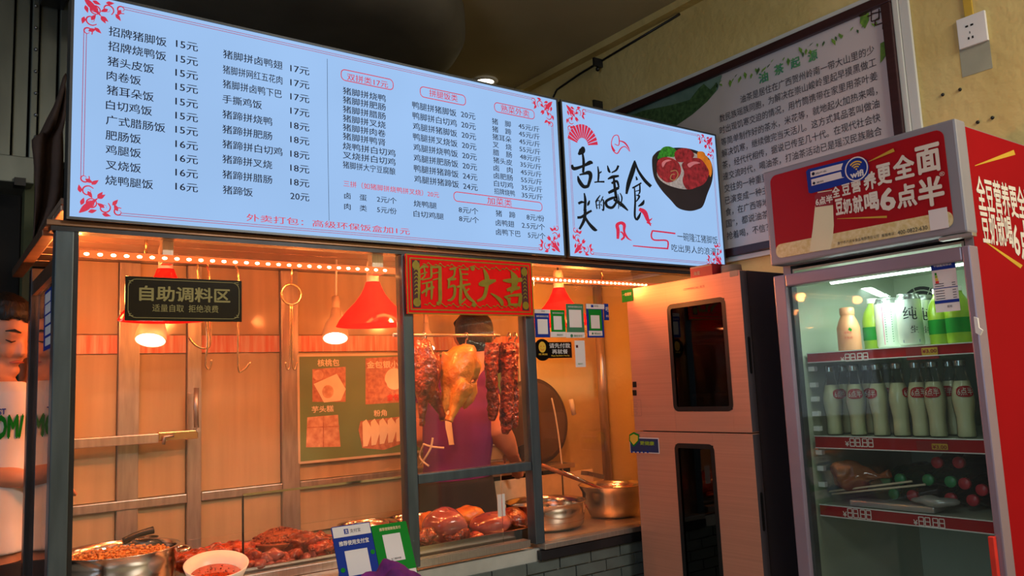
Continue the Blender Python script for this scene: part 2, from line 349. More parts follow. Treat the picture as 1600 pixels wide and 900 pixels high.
        return s.add(L + R, [(i, i+1, n+i+1, n+i) for i in range(n-1)])
    def txt(s, pl, t, x0, y0, x1, h, bold=.01, lift=.001, uv=False, sp=1., y1=None, fn=None):
        """left-centre pixel, right pixel column, height in pixels; laid level on the plane"""
        if uv: a0, bc, a1, hh = x0, y0, x1, h
        else:
            a0, bc = pl.uv(x0, y0); a1 = pl.uat(x1, y0, bc); hh = pl.uv(x0, y0 - h/2)[1] - pl.uv(x0, y0 + h/2)[1]
        vs, fs, asp = glyphs(t, bold, sp)
        if fn:
            kx, ky = (a1-a0)/max(asp[0], .1), hh/max(asp[1], .1); b = bold
            for i, (dx, dy) in enumerate([(0, 0), (b, 0), (-b, 0), (0, b), (0, -b)] if b >= .02 else [(0, 0)]):
                P = [fn(a0 + (a1-a0)*p + dx*kx, bc - hh/2 + hh*q + dy*ky) for p, q in vs]; s.add([p + (EYE-p).normalized()*i*1.5e-4 for p in P], fs)
        else:                                  # weight: the glyph laid down again with small shifts
            b = bold; sh = [(0, 0)] if b <= 0 else [(-b*.7, 0), (b*.7, 0)] if b < .02 else [(0, 0), (b, 0), (-b, 0), (0, b), (0, -b), (b*.7, b*.7), (-b*.7, -b*.7), (b*.7, -b*.7), (-b*.7, b*.7)]
            kx, ky = (a1-a0)/max(asp[0], .1), hh/max(asp[1], .1)
            for i, (dx, dy) in enumerate(sh): s.add([pl.w(a0 + (a1-a0)*p + dx*kx, bc - hh/2 + hh*q + dy*ky, lift + i*3e-5) for p, q in vs], fs)
        return s
    def build(s, name, m, parent=None, bev=0, origin=None, **props):
        me = bpy.data.meshes.new(name); o = bpy.data.objects.new(name, me); COL.objects.link(o)
        if parent is not None: wl = WL[parent.name]; o.parent = parent
        else:
            if origin is None:
                xs = s.v; origin = V(((min(p.x for p in xs)+max(p.x for p in xs))/2, (min(p.y for p in xs)+max(p.y for p in xs))/2, min(p.z for p in xs)))
            wl = V(origin); o.location = wl
        me.from_pydata([tuple(p - wl) for p in s.v], [], s.f)
        for p, k in zip(me.polygons, s.sm): p.use_smooth = k
        if bev:
            b = bmesh.new(); b.from_mesh(me); bmesh.ops.bevel(b, geom=list(b.edges), offset=bev, segments=2, affect='EDGES', profile=.6, clamp_overlap=True); b.to_mesh(me); b.free()
        me.materials.append(m if not isinstance(m, str) else M[m]); me.validate(); WL[o.name] = wl
        for k, v in props.items(): o[k] = v
        return o
def thing(name, label, cat, loc, group=None):
    o = bpy.data.objects.new(name, None); COL.objects.link(o); o.location = loc; o.empty_display_size = .05
    o['label'] = label; o['category'] = cat; WL[o.name] = V(loc)
    if group: o['group'] = group
    return o
def organic(mb, voxel, name, m, parent=None, smooth=2, **props):     # union of forms -> one continuous skin
    o = mb.build('tmp', m, None, origin=(0, 0, 0)); WL.pop(o.name, None)
    md = o.modifiers.new('r', 'REMESH'); md.mode = 'VOXEL'; md.voxel_size = voxel; md.use_smooth_shade = True
    sm = o.modifiers.new('s', 'SMOOTH'); sm.iterations = smooth; sm.factor = .5
    dg = bpy.context.evaluated_depsgraph_get(); dg.update(); me = bpy.data.meshes.new_from_object(o.evaluated_get(dg), depsgraph=dg)
    bpy.data.objects.remove(o)
    for p in me.polygons: p.use_smooth = True
    r = MB(); r.v = [v.co.copy() for v in me.vertices]; r.f = [tuple(p.vertices) for p in me.polygons]; r.sm = [True]*len(r.f); bpy.data.meshes.remove(me)
    return r.build(name, m, parent, **props)
def rough(o, amp, freq):                     # uneven surface, real relief
    for v in o.data.vertices: v.co += v.normal * amp * (noise.noise(v.co*freq) + .5*noise.noise(v.co*freq*2.3))
    return o
def tag(o, label, cat, group=None):
    o['label'] = label; o['category'] = cat
    if group: o['group'] = group
    return o
def dup(root, delta, label=None, rz=0):
    def cp(o, par):
        q = o.copy(); COL.objects.link(q); q.parent = par; WL[q.name] = WL[o.name] + V(delta)
        for ch in o.children: cp(ch, q)
        return q
    r = cp(root, None); r.location = root.location + V(delta); r.rotation_euler.z = rz
    if label: r['label'] = label
    return r

YS, YB, XF, XW, CZ = 2.2, 3.05, 2.1, 2.8, 3.10
# ================================================================ the setting
def struct(o): o['kind'] = 'structure'; return o
struct(MB().box(-3.5, -3, -.1, 2.9, 6, 0).build('floor', 'floor'))
struct(MB().box(-3.5, -3, CZ, 2.9, 6, CZ+.1).build('ceiling', 'ceiling'))
struct(MB().box(XW, -3, 0, XW+.1, 6, CZ).build('wall_right', 'yellowwall'))
struct(MB().box(-3.5, 6, 0, 2.9, 6.1, CZ).build('wall_far', 'darkwall'))
struct(MB().box(-3.6, -3, 0, -3.5, 6, CZ).build('wall_left', 'darkwall'))
struct(MB().box(-3.5, -3.1, 0, 2.9, -3, CZ).build('wall_behind', 'yellowwall'))
X_, Y_ = XP(XW), YP(YS)
# cornice strip where the right wall meets the ceiling, and the cable under it
struct(MB().box(XW-.05, -3, CZ-.035, XW, 6, CZ).build('trim_1', 'yellowwall'))
P = XP(XW-.004)
MB().tube([P.pt(1062, 22), P.pt(935, 98), P.pt(905, 116), P.pt(870, 140), P.pt(858, 165), P.pt(845, 190)], .006, 6).build('ceiling_cable', 'black', label='thin dark cable along the top of the yellow wall above the menu', category='cable')
for i, (x, y0, y1, d) in enumerate([(934, 88, 108, 'upper'), (934, 156, 172, 'lower')]):
    t = thing('wall_bracket', 'small dark metal wall bracket above the bowl sign, the %s one' % d, 'bracket', P.pt(x, y1), 'cable brackets on the yellow wall')
    P2 = XP(XW-.03); MB().obox(P2.pt(x, (y0+y1)/2), (0, .006, 0), (.03, 0, 0), (0, 0, .022)).build('clip', 'steel_dark', t)
    MB().ball(P2.pt(x, y1), .012, 8, 6).build('screw', 'black', t)
# ceiling downlight
L = ZP(CZ-.003); d = L.pt(757, 126)
t = thing('downlight', 'small round lit ceiling downlight above the menu board', 'light', d)
MB().lathe([(.075, 0), (.078, -.008), (.055, -.012), (.05, 0)], d, 24).build('trim_ring', 'white', t)
MB().lathe([(.0, -.006), (.052, -.006)], d, 20).build('lens', 'downlight', t)
light('SPOT', d - V((0, 0, .03)), 3, (1, .9, .7), (d.x, d.y, 0), spot_size=2.2, shadow_soft_size=.04)
# round drum of the exhaust, hanging under the ceiling behind the menu
o = MB().lathe([(0, 2.9), (.6, 2.9), (.72, 2.915), (.79, 2.95), (.82, 3.0), (.82, CZ-.002)], (1.30, 3.4, 0), 64).build('exhaust_drum', 'ductround')
tag(o, 'big dark grey round drum under the ceiling behind the menu board', 'duct')
# stainless cladding and doorway on the far left
DL = YP(3.7)
t = thing('steel_duct', 'tall dull sheet-steel ducting above the black doorway at far left', 'duct', (0, 3.7, 2.1))
zb = DL.pt(20, 245)[2]
xs = [-70, 20, 46, 60, 90, 110]
for i in range(5):
    a, b = DL.pt(xs[i], 150)[0], DL.pt(xs[i+1], 150)[0]
    MB().box(a+.004, 3.7 + (.02 if i % 2 else 0), zb, b-.004, 3.85, CZ-.005).build('steel_panel', 'duct', t, bev=.004)
MB().box(DL.pt(-70, 260)[0], 3.66, DL.pt(20, 288)[2], DL.pt(52, 260)[0], 3.9, zb-.004).build('lower_band', 'duct', t, bev=.004)
MB().box(DL.pt(20, 290)[0], 3.64, DL.pt(20, 294)[2], DL.pt(38, 290)[0], 3.7, DL.pt(20, 282)[2]).build('latch', 'black', t)
MB().box(DL.pt(62, 5)[0], 3.6, DL.pt(60, 8)[2], DL.pt(100, 5)[0], 3.7, DL.pt(60, -10)[2]).build('access_box', 'steel_dark', t, bev=.004)
for y in range(10, 250, 34):
    MB().ball(V((DL.pt(56, y)[0], 3.695, DL.pt(56, y)[2])), .007, 8, 6).build('rivet', 'steel', t)
struct(MB().box(DL.pt(38, 400)[0], 3.75, 0, DL.pt(53, 400)[0], 3.85, zb-.05).build('door_1', 'olive'))
struct(MB().box(-3.4, 4.3, 0, DL.pt(53, 400)[0], 4.35, CZ-.01).build('wall_dark', 'darkwall'))

# ================================================================ the stall
def px(x, y=600, pl=Y_): return pl.pt(x, y)[0]
def pz(x, y, pl=Y_): return pl.pt(x, y)[2]
XL = px(80, 640); ST = thing('food_stall', 'steel and glass stall front with windows over grey tiles', 'stall', (1.5, YS, 0))
ZT = 1.812; ZL = .852
XR = XW - .003
# posts
MB().box(XL, YS, 0, px(110, 640), YS+.05, 1.800).build('post', 'steel_blue', ST, bev=.003)
MB().box(px(110, 640)+.0005, YS+.006, ZL, px(118, 640), YS+.05, 1.800).build('post_edge', 'steel_dark', ST)
MB().box(px(636, 700), YS, ZL, px(652, 700), YS+.045, 1.800).build('post', 'steel_blue', ST, bev=.003)
MB().box(px(831, 700), YS, ZL, px(845, 700), YS+.045, 1.800).build('post', 'steel_blue', ST, bev=.003)
MB().box(XL, YS+.5, 0, XL+.045, YS+.55, 1.78).build('rear_post', 'steel_dark', ST, bev=.003)
MB().box(XL+.004, YS+.052, 1.70, XL+.03, YS+.498, 1.74).build('side_rail', 'beam', ST)
MB().box(XL+.004, YS+.052, ZL, XL+.03, YS+.498, ZL+.04).build('side_rail', 'steel_soft', ST)
MB().box(XL+.012, YS+.052, ZL+.042, XL+.018, YS+.498, 1.698).build('side_glass', 'glass_side', ST)
# beams
MB().box(XL-.02, YS, 1.8125, XR, YS+.08, 1.8265).build('beam', 'beam', ST, bev=.002)
MB().box(XL-.01, YS+.004, 1.8005, XR, YS+.05, 1.812).build('top_rail', 'steel_dark', ST)
MB().box(XL-.02, YS+.082, 1.80, XL+.01, YB, 1.8265).build('beam', 'beam', ST, bev=.002)
# window rails
MB().box(px(653, 700), YS+.002, 1.094, px(830, 700), YS+.04, 1.122).build('middle_rail', 'steel_blue', ST, bev=.002)
MB().box(px(653, 860), YS+.002, ZL-.004, px(830, 860), YS+.04, ZL+.018).build('bottom_rail', 'steel_soft', ST)
MB().box(px(846, 850), YS-.02, ZL-.018, XR, YS+.06, ZL+.0).build('bottom_rail', 'steel_soft', ST, bev=.002)
MB().box(px(119), YS+.016, ZL+.17, px(634), YS+.021, 1.799).build('window_glass', 'glass', ST)
MB().box(px(654), YS+.016, 1.123, px(829), YS+.021, 1.799).build('window_glass', 'glass', ST)
MB().box(px(654), YS+.016, ZL+.02, px(790, 800), YS+.021, 1.093).build('window_glass', 'glass', ST)
MB().box(px(847), YS+.016, ZL+.002, XR, YS+.021, 1.799).build('window_glass', 'glass', ST)
# counter slab and ledge
MB().box(XL+.05, YS+.051, .82, XR, 2.72, .845).build('worktop', 'steel_soft', ST, bev=.002)
MB().box(XL, YS-.19, .765, px(700, 880), YS-.001, .80).build('front_ledge', 'steel_soft', ST, bev=.004)
MB().box(XL, YS-.19, .70, px(700, 880), YS-.17, .764).build('ledge_apron', 'steel_soft', ST, bev=.002)
# tiled counter wall, every tile its own piece
WF = struct(MB().box(XL+.051, YS+.012, 0, XR, YS+.05, .835).build('wall_front', 'grout'))
MB().box(px(830), YS-.012, ZL-.052, XR, YS+.010, ZL-.022).build('counter_edge', 'steel_dark', WF)
bw, bh = .14, .0395; br = None; k = 0
for r in range(20):
    zt = .795 - r*bh; x = px(640) - (.5 if r % 2 else 0)*bw
    while x < XR-.02:
        w = min(bw, XR-.003-x)-.005
        if w > .02:
            if br is None or w < bw-.006:
                o = MB().box(x, YS+.001, zt-bh+.005, x+w, YS+.0115, zt).build('brick', 'brick', WF)
                if br is None: br = o; b0 = V((x, 0, zt))
            else:
                o = br.copy(); COL.objects.link(o); o.location = br.location + V((x-b0.x, random.uniform(-.0006, .0006), zt-b0.z))
        x += bw
# booth ceiling of planks
BC = struct(MB().box(XL+.02, YS+.085, 1.885, XR, YB+.03, 1.90).build('ceiling_booth', 'plank'))
for i in range(7):
    y = YS+.09 + i*.137; MB().box(XL+.02, y, 1.868, XR, y+.130, 1.884).build('plank', 'plank', BC, bev=.003)
# back partition: cream panels between metal studs
B_ = YP(YB)
BW = struct(MB().box(.36, YB+.012, 0, XR, YB+.05, 1.866).build('wall_booth', 'cream'))
def bx(x, y=620): return B_.pt(x, y)[0]
def bz(x, y): return B_.pt(x, y)[2]
z1, z2 = 1.549, 1.612
cols = [.37, bx(183), bx(216), bx(291), bx(313), bx(438), bx(465), 1.72, 2.30]
for a, b in ((0, 1), (2, 3), (4, 5), (6, 7), (7, 8)):
    MB().box(cols[a]+.002, YB, z2+.004, cols[b]-.002, YB+.011, 1.866).build('upper_panel', 'cream', BW)
    MB().box(cols[a]+.002, YB-.003, z1, cols[b]-.002, YB+.011, z2).build('striped_band', 'redstrip', BW)
    MB().box(cols[a]+.002, YB, 1.055, cols[b]-.002, YB+.011, z1-.004).build('middle_panel', 'cream', BW)
    MB().box(cols[a]+.002, YB, .86, cols[b]-.002, YB+.011, 1.02).build('lower_panel', 'cream', BW)
for a, b, zz in ((1, 2, .2), (3, 4, .2), (5, 6, .2)):
    MB().box(cols[a], YB-.018, zz, cols[b], YB+.010, 1.866).build('stud', 'panelgrey', BW, bev=.003)
MB().box(.37, YB-.022, 1.022, cols[3]-.001, YB+.010, 1.053).build('cross_rail', 'panelgrey', BW, bev=.003)
MB().box(cols[4]+.001, YB-.016, 1.022, cols[5]-.001, YB+.010, 1.053).build('cross_rail', 'panelgrey', BW, bev=.003)
MB().box(cols[6]+.001, YB-.016, 1.022, 2.28, YB+.010, 1.053).build('cross_rail', 'panelgrey', BW, bev=.003)
MB().box(2.302, YB, .2, XR, YB+.011, 1.866).build('yellow_panel', 'yellowwall', BW)
MB().box(2.285, YB-.014, .2, 2.325, YB+.0-.001, 1.866).build('corner_strip', 'poster_frame', BW)
# sliding casement bar with its latch, standing off the partition
SB = thing('casement_bar', 'horizontal steel bar with a lever latch across the left panels', 'rail', (.6, YB-.06, 1.25))
SBP = YP(YB-.07)
MB().box(.36, YB-.09, SBP.pt(200, 695)[2], px(246, 685, SBP), YB-.05, SBP.pt(200, 680)[2]).build('bar', 'panelgrey', SB, bev=.003)
MB().box(px(246, 685, SBP), YB-.085, SBP.pt(270, 688)[2], px(308, 685, SBP), YB-.055, SBP.pt(270, 674)[2]).build('sleeve', 'brass', SB, bev=.003)
MB().tube([SBP.pt(268, 680)-V((0, .03, 0)), SBP.pt(254, 682)-V((0, .03, 0)), SBP.pt(252, 694)-V((0, .03, 0))], .006, 8).build('lever', 'steel_soft', SB)
MB().tube([SBP.pt(307, 668), SBP.pt(306, 635), SBP.pt(307, 606)], .009, 8).build('pull_handle', 'steel_soft', SB)
MB().tube([SBP.pt(308, 672)+V((0, .03, 0)), SBP.pt(308, 672)-V((0, .02, 0))], .008, 8).build('knob', 'steel_soft', SB)
# corner pipe
MB().tube([(2.755, YB-.05, .85), (2.755, YB-.05, 1.866)], .022, 12).build('corner_pipe', 'panelgrey', label='vertical brown pipe in the yellow corner of the stall', category='pipe')

# ---------------------------------------------------------------- green snack poster on the partition
PB = YP(YB-.0035)
GP = thing('snack_poster', 'green poster with four snack pictures on the back partition', 'poster', (1.75, YB-.02, 1.12))
QP = YP(YB-.019)
u0, v0 = QP.uv(466, 556); u1 = QP.uv(812, 600)[0]; v1 = QP.uv(466, 723)[1]
MB().plate(QP, u0, v0, u1, v1, .002, 0, True).build('sheet', 'green_poster', GP)
MB().rrect(QP, u0-.006, v0+.006, u1+.006, v1-.006, .01, .010, lift=.001, uv=True).build('border', 'poster_frame', GP)
q = MB()
q.txt(QP, '核桃包', 496, 567, 530, 11, .02); q.txt(QP, '金包银小吃', 573, 570, 634, 11, .02); q.txt(QP, '芋头糕', 487, 640, 521, 10, .02); q.txt(QP, '粉角', 584, 646, 604, 10, .02)
q.build('lettering', 'creamprint', GP, kind='stuff')
MB().txt(QP, '金包银', 604, 621, 634, 10, .03, lift=.004).build('red_lettering', 'redprint', GP, kind='stuff')
MB().poly(QP, [(488, 577), (540, 573), (540, 628), (488, 628)]).build('photo_ground', 'brownprint', GP)
MB().poly(QP, [(571, 560), (637, 556), (637, 628), (571, 632)]).build('photo_ground', 'brownprint', GP)
MB().poly(QP, [(490, 600), (526, 584), (540, 608), (532, 626), (506, 629)], lift=.0018).build('print_plate', 'creamprint', GP)
MB().disc(QP, 512, 612, .024, .0026, ry=.026).build('print_bun', 'pinkprint', GP)
MB().disc(QP, 497, 586, .022, .0022, ry=.02).build('print_cup', 'pinkprint', GP)
MB().disc(QP, 616, 592, .045, .0018, ry=.045).build('print_dumpling', 'creamprint', GP)
MB().poly(QP, [(580, 578), (592, 580), (604, 600), (610, 625), (596, 625), (584, 605)], lift=.0026).build('print_filling', 'brownprint', GP)
MB().poly(QP, [(480, 652), (528, 648), (532, 698), (478, 699)]).build('print_cake', 'pinkprint', GP)
q = MB()
for a, b in (((505, 650), (505, 699)), ((480, 668), (530, 666))): q.ribbon(QP, [(*a, 1.6), (*b, 1.6)], lift=.0022)
q.build('print_cut_line', 'brownprint', GP)
MB().poly(QP, [(560, 672), (563, 658), (634, 650), (637, 690), (600, 703), (566, 700)]).build('print_tray', 'brownprint', GP)
for k in range(5):
    x = 566+k*13; MB().poly(QP, [(x, 660-k), (x+6, 655-k), (x+16, 672-k*2), (x+8, 697-k*2), (x+1, 698-k*2)], lift=.0022+k*.0003).build('print_dumpling', 'creamprint', GP)

# ================================================================ backlit menu boards
SY = YP(2.18)
def board_box(name, label, x0, x1, pxx):
    t = thing(name, label, 'sign', ((x0+x1)/2, 2.2, 1.84), 'backlit menu signs')
    zt_, zb_ = 2.18*.4785+H, 2.18*.2105+H
    MB().box(x0+.004, 2.1805, zb_+.004, x1-.004, 2.184, zt_-.004).build('lit_panel', 'board', t)
    MB().box(x0, 2.1845, zb_, x1, 2.26, zt_).build('case', 'alu', t, bev=.002)
    q = MB()
    for a, b, cc, dd in ((x0-.003, zb_-.003, x1+.003, zb_+.0035), (x0-.003, zt_-.0035, x1+.003, zt_+.003), (x0-.003, zb_+.004, x0+.0035, zt_-.004), (x1-.0035, zb_+.004, x1+.003, zt_-.004)): q.box(a, 2.1785, b, cc, 2.1842, dd)
    q.build('edge', 'alu', t)
    # double border and corner scrolls
    m = .026; q = MB(); g = .085
    for i in (0, .006):
        a, b, cc, dd = x0+m+i, zb_+.016+i, x1-m-i, zt_-.016-i
        for s_ in ([(a+g, b), (cc-g, b)], [(a+g, dd), (cc-g, dd)], [(a, b+g), (a, dd-g)], [(cc, b+g), (cc, dd-g)]): q.ribbon(SY, [(*s_[0], .0016), (*s_[1], .0016)], .0008, True, 1)
    q.build('border_line', 'redthin', t, kind='stuff')
    for cx, cz, sx, sz in ((x0+.020, zb_+.010, 1, 1), (x1-.020, zb_+.010, -1, 1), (x0+.020, zt_-.010, 1, -1), (x1-.020, zt_-.010, -1, -1)):
        q = MB(); f = lambda a, b: (cx+sx*a, cz+sz*b)
        for sw in (0, 1):
            g2 = (lambda a, b: f(b, a)) if sw else f
            for (ox, oy, r, tw) in ((.092, .014, .012, 1), (.06, .022, .015, -1), (.03, .03, .013, 1)):
                q.ribbon(SY, [(*g2(ox+r*(1-k/14)*math.cos(k*.75*tw+1), oy+r*(1-k/14)*math.sin(k*.75*tw+1)), .0022+.0015*math.sin(k/2)) for k in range(11)], .0008, True, 2)
            for (ox, oy, an) in ((.078, .03, .9), (.045, .044, .6), (.055, .006, -.2), (.024, .008, .3), (.09, .016, 2.), (.06, .022, 2.6)):
                l = .02; dx, dy = math.cos(an)*l, math.sin(an)*l
                q.ribbon(SY, [(*g2(ox, oy), .001), (*g2(ox+dx*.4, oy+dy*.4), .010), (*g2(ox+dx, oy+dy), .0005)], .0009, True, 3)
        q.ribbon(SY, [(*f(.004, .004), .002), (*f(.02, .02), .016), (*f(.045, .045), .001)], .0009, True, 4)
        q.build('corner_scroll', 'redink', t, kind='stuff')
    return t
x0a, x1a, x0b, x1b = 2.18*.1305, 2.18*.8525, 2.18*.8615, 2.18*1.2580
MBD = board_box('menu_board', 'long pale blue backlit menu board with price columns', x0a, x1a, 0)
BBD = board_box('bowl_sign', 'smaller backlit sign with a printed bowl of pork and brush lettering', x0b, x1b, 0)
q = MB()
def tl(rows, h, xx1=None, b=.012):
    for s_, x0, y0, x1 in rows: q.txt(SY, s_, x0, y0, x1, h, b)
tl([('招牌猪脚饭', 170, 48, 260), ('招牌烧鸭饭', 169, 71, 259.5), ('猪头皮饭', 168, 95, 240.5), ('肉卷饭', 166.7, 117.3, 220), ('猪耳朵饭', 166.7, 140, 240), ('白切鸡饭', 165.6, 163, 237.3), ('广式腊肠饭', 165.6, 187, 258), ('肥肠饭', 165, 210.5, 220), ('鸡腿饭', 165, 233, 220), ('叉烧饭', 165, 257, 220), ('烧鸭腿饭', 164.5, 281, 239)], 15)
for s_, y0 in zip((15,)*7 + (16,)*4, (68, 91, 113, 135, 158, 180, 202, 224.5, 246.5, 269, 291)): q.txt(SY, '%d元' % s_, 275 - (y0 > 110), y0, 309, 13, .012)
tl([('猪脚拼卤鸭翅', 348.5, 84, 441), ('猪脚拼网红五花肉', 348, 108, 441), ('猪脚拼卤鸭下巴', 348, 130.7, 440), ('手撕鸡饭', 347.5, 154, 409), ('猪蹄拼烧鸭', 347.5, 178, 425), ('猪蹄拼肥肠', 347.5, 201.3, 425), ('猪蹄拼白切鸡', 347.5, 224.6, 441), ('猪蹄拼叉烧', 347.5, 248, 425), ('猪蹄拼腊肠', 347.5, 272, 425), ('猪蹄饭', 348, 296, 394.7)], 13.5)
for s_, y0 in zip((17,)*4 + (18,)*5 + (20,), (106.5, 128.5, 150.5, 172.8, 195.3, 217.5, 240, 262, 284, 306)): q.txt(SY, '%d元' % s_, 453.5, y0, 483, 12, .012)
for s_, y0, x1 in zip('猪脚拼烧鸭 猪脚拼肥肠 猪脚拼腊肠 猪脚拼叉烧 猪脚拼肉卷 猪脚拼鸭肾 烧鸭拼白切鸡 叉烧拼白切鸡 猪脚拼大宁豆腐酿'.split(), (141.3, 155.4, 170, 184.3, 198.3, 212.4, 227.5, 241.8, 257), (602.3,)*6 + (617.5,)*3): q.txt(SY, s_, 535.5, y0, x1, 11.5, .012)
for i, s_ in enumerate('鸭腿拼猪脚饭 鸭脚拼白切鸡 鸡腿拼猪脚饭 鸭腿拼叉烧饭 鸡腿拼烧鸭饭 鸡腿拼肥肠饭 鸭腿拼猪蹄饭 鸡腿拼猪蹄饭'.split()):
    q.txt(SY, s_, 644+i*.43, 163.8+i*16.5, 712.7+i*.57, 11.5, .012); q.txt(SY, '24元' if i > 5 else '20元', 720+i*.5, 178.4+i*16.05, 742.3+i*.53, 10, .012)
for i, (s_, p_) in enumerate(zip('猪　脚 猪　蹄 猪耳朵 叉　烧 腊　肠 猪头皮 卤　肉 卤肥肠 白切鸡 招牌烧鸭'.split(' '), (45, 45, 45, 55, 48, 35, 45, 55, 35, 35))):
    q.txt(SY, s_, 768.4+i*.4, 189+i*12.15, (797.8 if i < 9 else 804)+i*.45 - (i == 9)*4, 9.6, .01); q.txt(SY, '%d元/斤' % p_, 809.8+i*.57, 196.3+i*12, 842.5+i*.57, 9.3, .01)
for s_, x0, y0, x1 in (('卤　蛋', 537.6, 305.5, 572.8), ('2元/个', 588.7, 310.8, 619.4), ('肉　类', 537.6, 322.3, 573), ('5元/份', 589, 327.2, 619.4), ('烧鸭腿', 646.2, 317.7, 682), ('白切鸡腿', 646, 333.6, 693), ('8元/个', 716.5, 327.2, 747), ('8元/个', 717, 341.2, 748), ('猪　蹄', 774.3, 333, 804.7), ('8元/份', 822.6, 338.7, 850), ('卤鸭翅', 774.3, 347.6, 803), ('2.5元/个', 815, 351.5, 851), ('卤鸭下巴', 774.8, 362, 813), ('5元/个', 824.6, 366.8, 852)): q.txt(SY, s_, x0, y0, x1, 10, .01)
q.build('dark_lettering', 'ink', MBD, kind='stuff')
q = MB()
q.txt(SY, '外卖打包：高级环保饭盒加1元', 385, 339.5, 640, 11.5, .006); q.txt(SY, '三拼（如猪脚拼烧鸭拼叉烧）20元', 536.5, 286.5, 685.8, 10, .01)
for s_, x0, y0, x1, a, b, cc, dd in (('双拼类17元', 542, 119.6, 606, 532, 107, 615, 142), ('拼腿饭类', 670.5, 145, 714.7, 655.5, 134, 728, 166), ('熟菜外卖', 782.4, 169, 826.6, 771.5, 159, 835.5, 187.5), ('加菜类', 761, 313, 799.5, 708, 298.6, 847.6, 331)):
    q.txt(SY, s_, x0, y0, x1, 11, .01); q.rrect(SY, a, b, cc, dd, .015, .0028)
q.build('red_lettering', 'redink', MBD, kind='stuff')
MB().ribbon(SY, [(511, 92, .6), (512, 220, .6), (514, 345, .6)]).build('divider_line', 'ink', MBD)
# --- bowl sign artwork
def zk(pts, ox, oy, s): return [(ox+a/s, oy+b/s, w/s) for a, b, w in pts]
q = MB()
BR = [  # brush strokes read off at 6x from (880, 220)
 [(185, 55, 20), (175, 95, 60), (140, 130, 18)], [(80, 225, 20), (100, 262, 34), (190, 235, 24), (250, 205, 40), (275, 215, 10)], [(180, 120, 18), (190, 200, 26), (185, 300, 22)],
 [(135, 330, 12), (150, 380, 34), (190, 430, 34), (235, 425, 30)], [(150, 320, 14), (190, 310, 22), (240, 300, 40), (255, 340, 34), (230, 430, 26)],
 [(195, 490, 12), (205, 560, 26), (200, 660, 26)], [(140, 590, 24), (170, 575, 24), (200, 580, 10)], [(245, 560, 10), (235, 590, 24), (225, 610, 8)],
 [(130, 720, 24), (170, 715, 26), (220, 680, 24), (265, 655, 20)], [(205, 640, 26), (195, 740, 30), (150, 830, 22)], [(195, 700, 20), (235, 770, 26), (290, 830, 34), (318, 838, 8)],
 [(322, 240, 10), (330, 310, 20), (325, 385, 16)], [(325, 310, 10), (350, 295, 14), (355, 285, 6)], [(290, 390, 12), (330, 385, 14), (385, 385, 18)],
 [(345, 510, 8), (320, 545, 16), (300, 575, 10)], [(305, 560, 12), (308, 600, 12), (315, 640, 12)], [(300, 580, 8), (335, 560, 10), (338, 640, 10)], [(310, 605, 8), (335, 600, 8)], [(372, 520, 8), (355, 560, 12), (348, 580, 6)], [(350, 560, 8), (375, 560, 14), (375, 650, 16), (360, 640, 6)], [(350, 595, 10), (362, 612, 6)],
 [(412, 232, 8), (425, 280, 24), (440, 300, 10)], [(515, 232, 20), (495, 275, 20), (450, 300, 10)], [(415, 360, 12), (460, 340, 30), (520, 330, 18)], [(450, 400, 20), (500, 380, 24), (520, 440, 14)], [(470, 330, 16), (480, 430, 26), (495, 540, 26)], [(420, 490, 24), (460, 470, 30), (520, 440, 26)],
 [(500, 530, 22), (450, 540, 26), (400, 570, 26), (410, 615, 26), (460, 625, 26), (500, 560, 20), (490, 500, 20)], [(470, 550, 20), (540, 595, 34), (605, 655, 12)], [(530, 490, 8), (548, 540, 14), (530, 620, 8)], [(510, 500, 6), (520, 560, 12), (515, 640, 6)],
 [(668, 185, 12), (655, 260, 44), (610, 400, 40), (590, 500, 20)], [(672, 200, 14), (700, 280, 22), (760, 370, 30), (820, 430, 30)], [(680, 335, 10), (690, 370, 22)], [(645, 445, 16), (690, 420, 16), (730, 395, 14)], [(665, 440, 12), (672, 560, 18), (668, 700, 20), (685, 745, 14)], [(715, 410, 14), (715, 480, 16), (700, 505, 8)], [(670, 475, 8), (710, 465, 10)], [(680, 510, 8), (710, 520, 20), (690, 560, 12), (670, 575, 8)], [(755, 555, 8), (740, 590, 30), (700, 615, 10)], [(685, 745, 20), (705, 715, 26), (725, 670, 8)]]
for s_ in BR: q.ribbon(SY, zk(s_, 880, 220, 6), .001)
q.txt(SY, '一碗隆江猪脚饭', 1058, 369, 1121, 13, -.002, sp=1.0); q.txt(SY, '吃出男人的浪漫！', 1049, 387, 1122, 12, -.002)
q.build('brush_lettering', 'brush', BBD, kind='stuff')
q = MB()
z3 = lambda pts: zk(pts, 860, 140, 3)
for s_ in ([(300, 290, 10), (285, 255, 4), (295, 220, 4), (315, 215, 4), (322, 240, 5), (318, 262, 4), (300, 255, 3)], [(322, 240, 4), (345, 248, 7), (362, 268, 6), (373, 292, 1)], [(285, 262, 4), (292, 285, 4), (312, 300, 5), (330, 275, 5), (350, 268, 4), (370, 290, 2)],
           [(415, 560, 14), (440, 575, 22), (455, 610, 16), (470, 640, 3)], [(445, 605, 6), (465, 612, 8), (476, 602, 2)], [(450, 622, 5), (466, 630, 6), (474, 626, 1)],
           [(315, 700, 12), (316, 660, 16), (312, 635, 16), (330, 625, 14), (345, 635, 16), (345, 665, 10), (360, 695, 8), (380, 708, 2)], [(330, 705, 8), (345, 690, 10), (335, 670, 7), (326, 668, 5)],
           [(585, 675, 7), (530, 668, 7), (478, 662, 7)], [(478, 660, 7), (472, 685, 7), (485, 705, 7), (540, 707, 7), (551, 720, 7), (548, 748, 7)], [(552, 746, 7), (470, 740, 6), (386, 732, 5)]): q.ribbon(SY, z3(s_), .001)
fc = (150, 262)   # fan
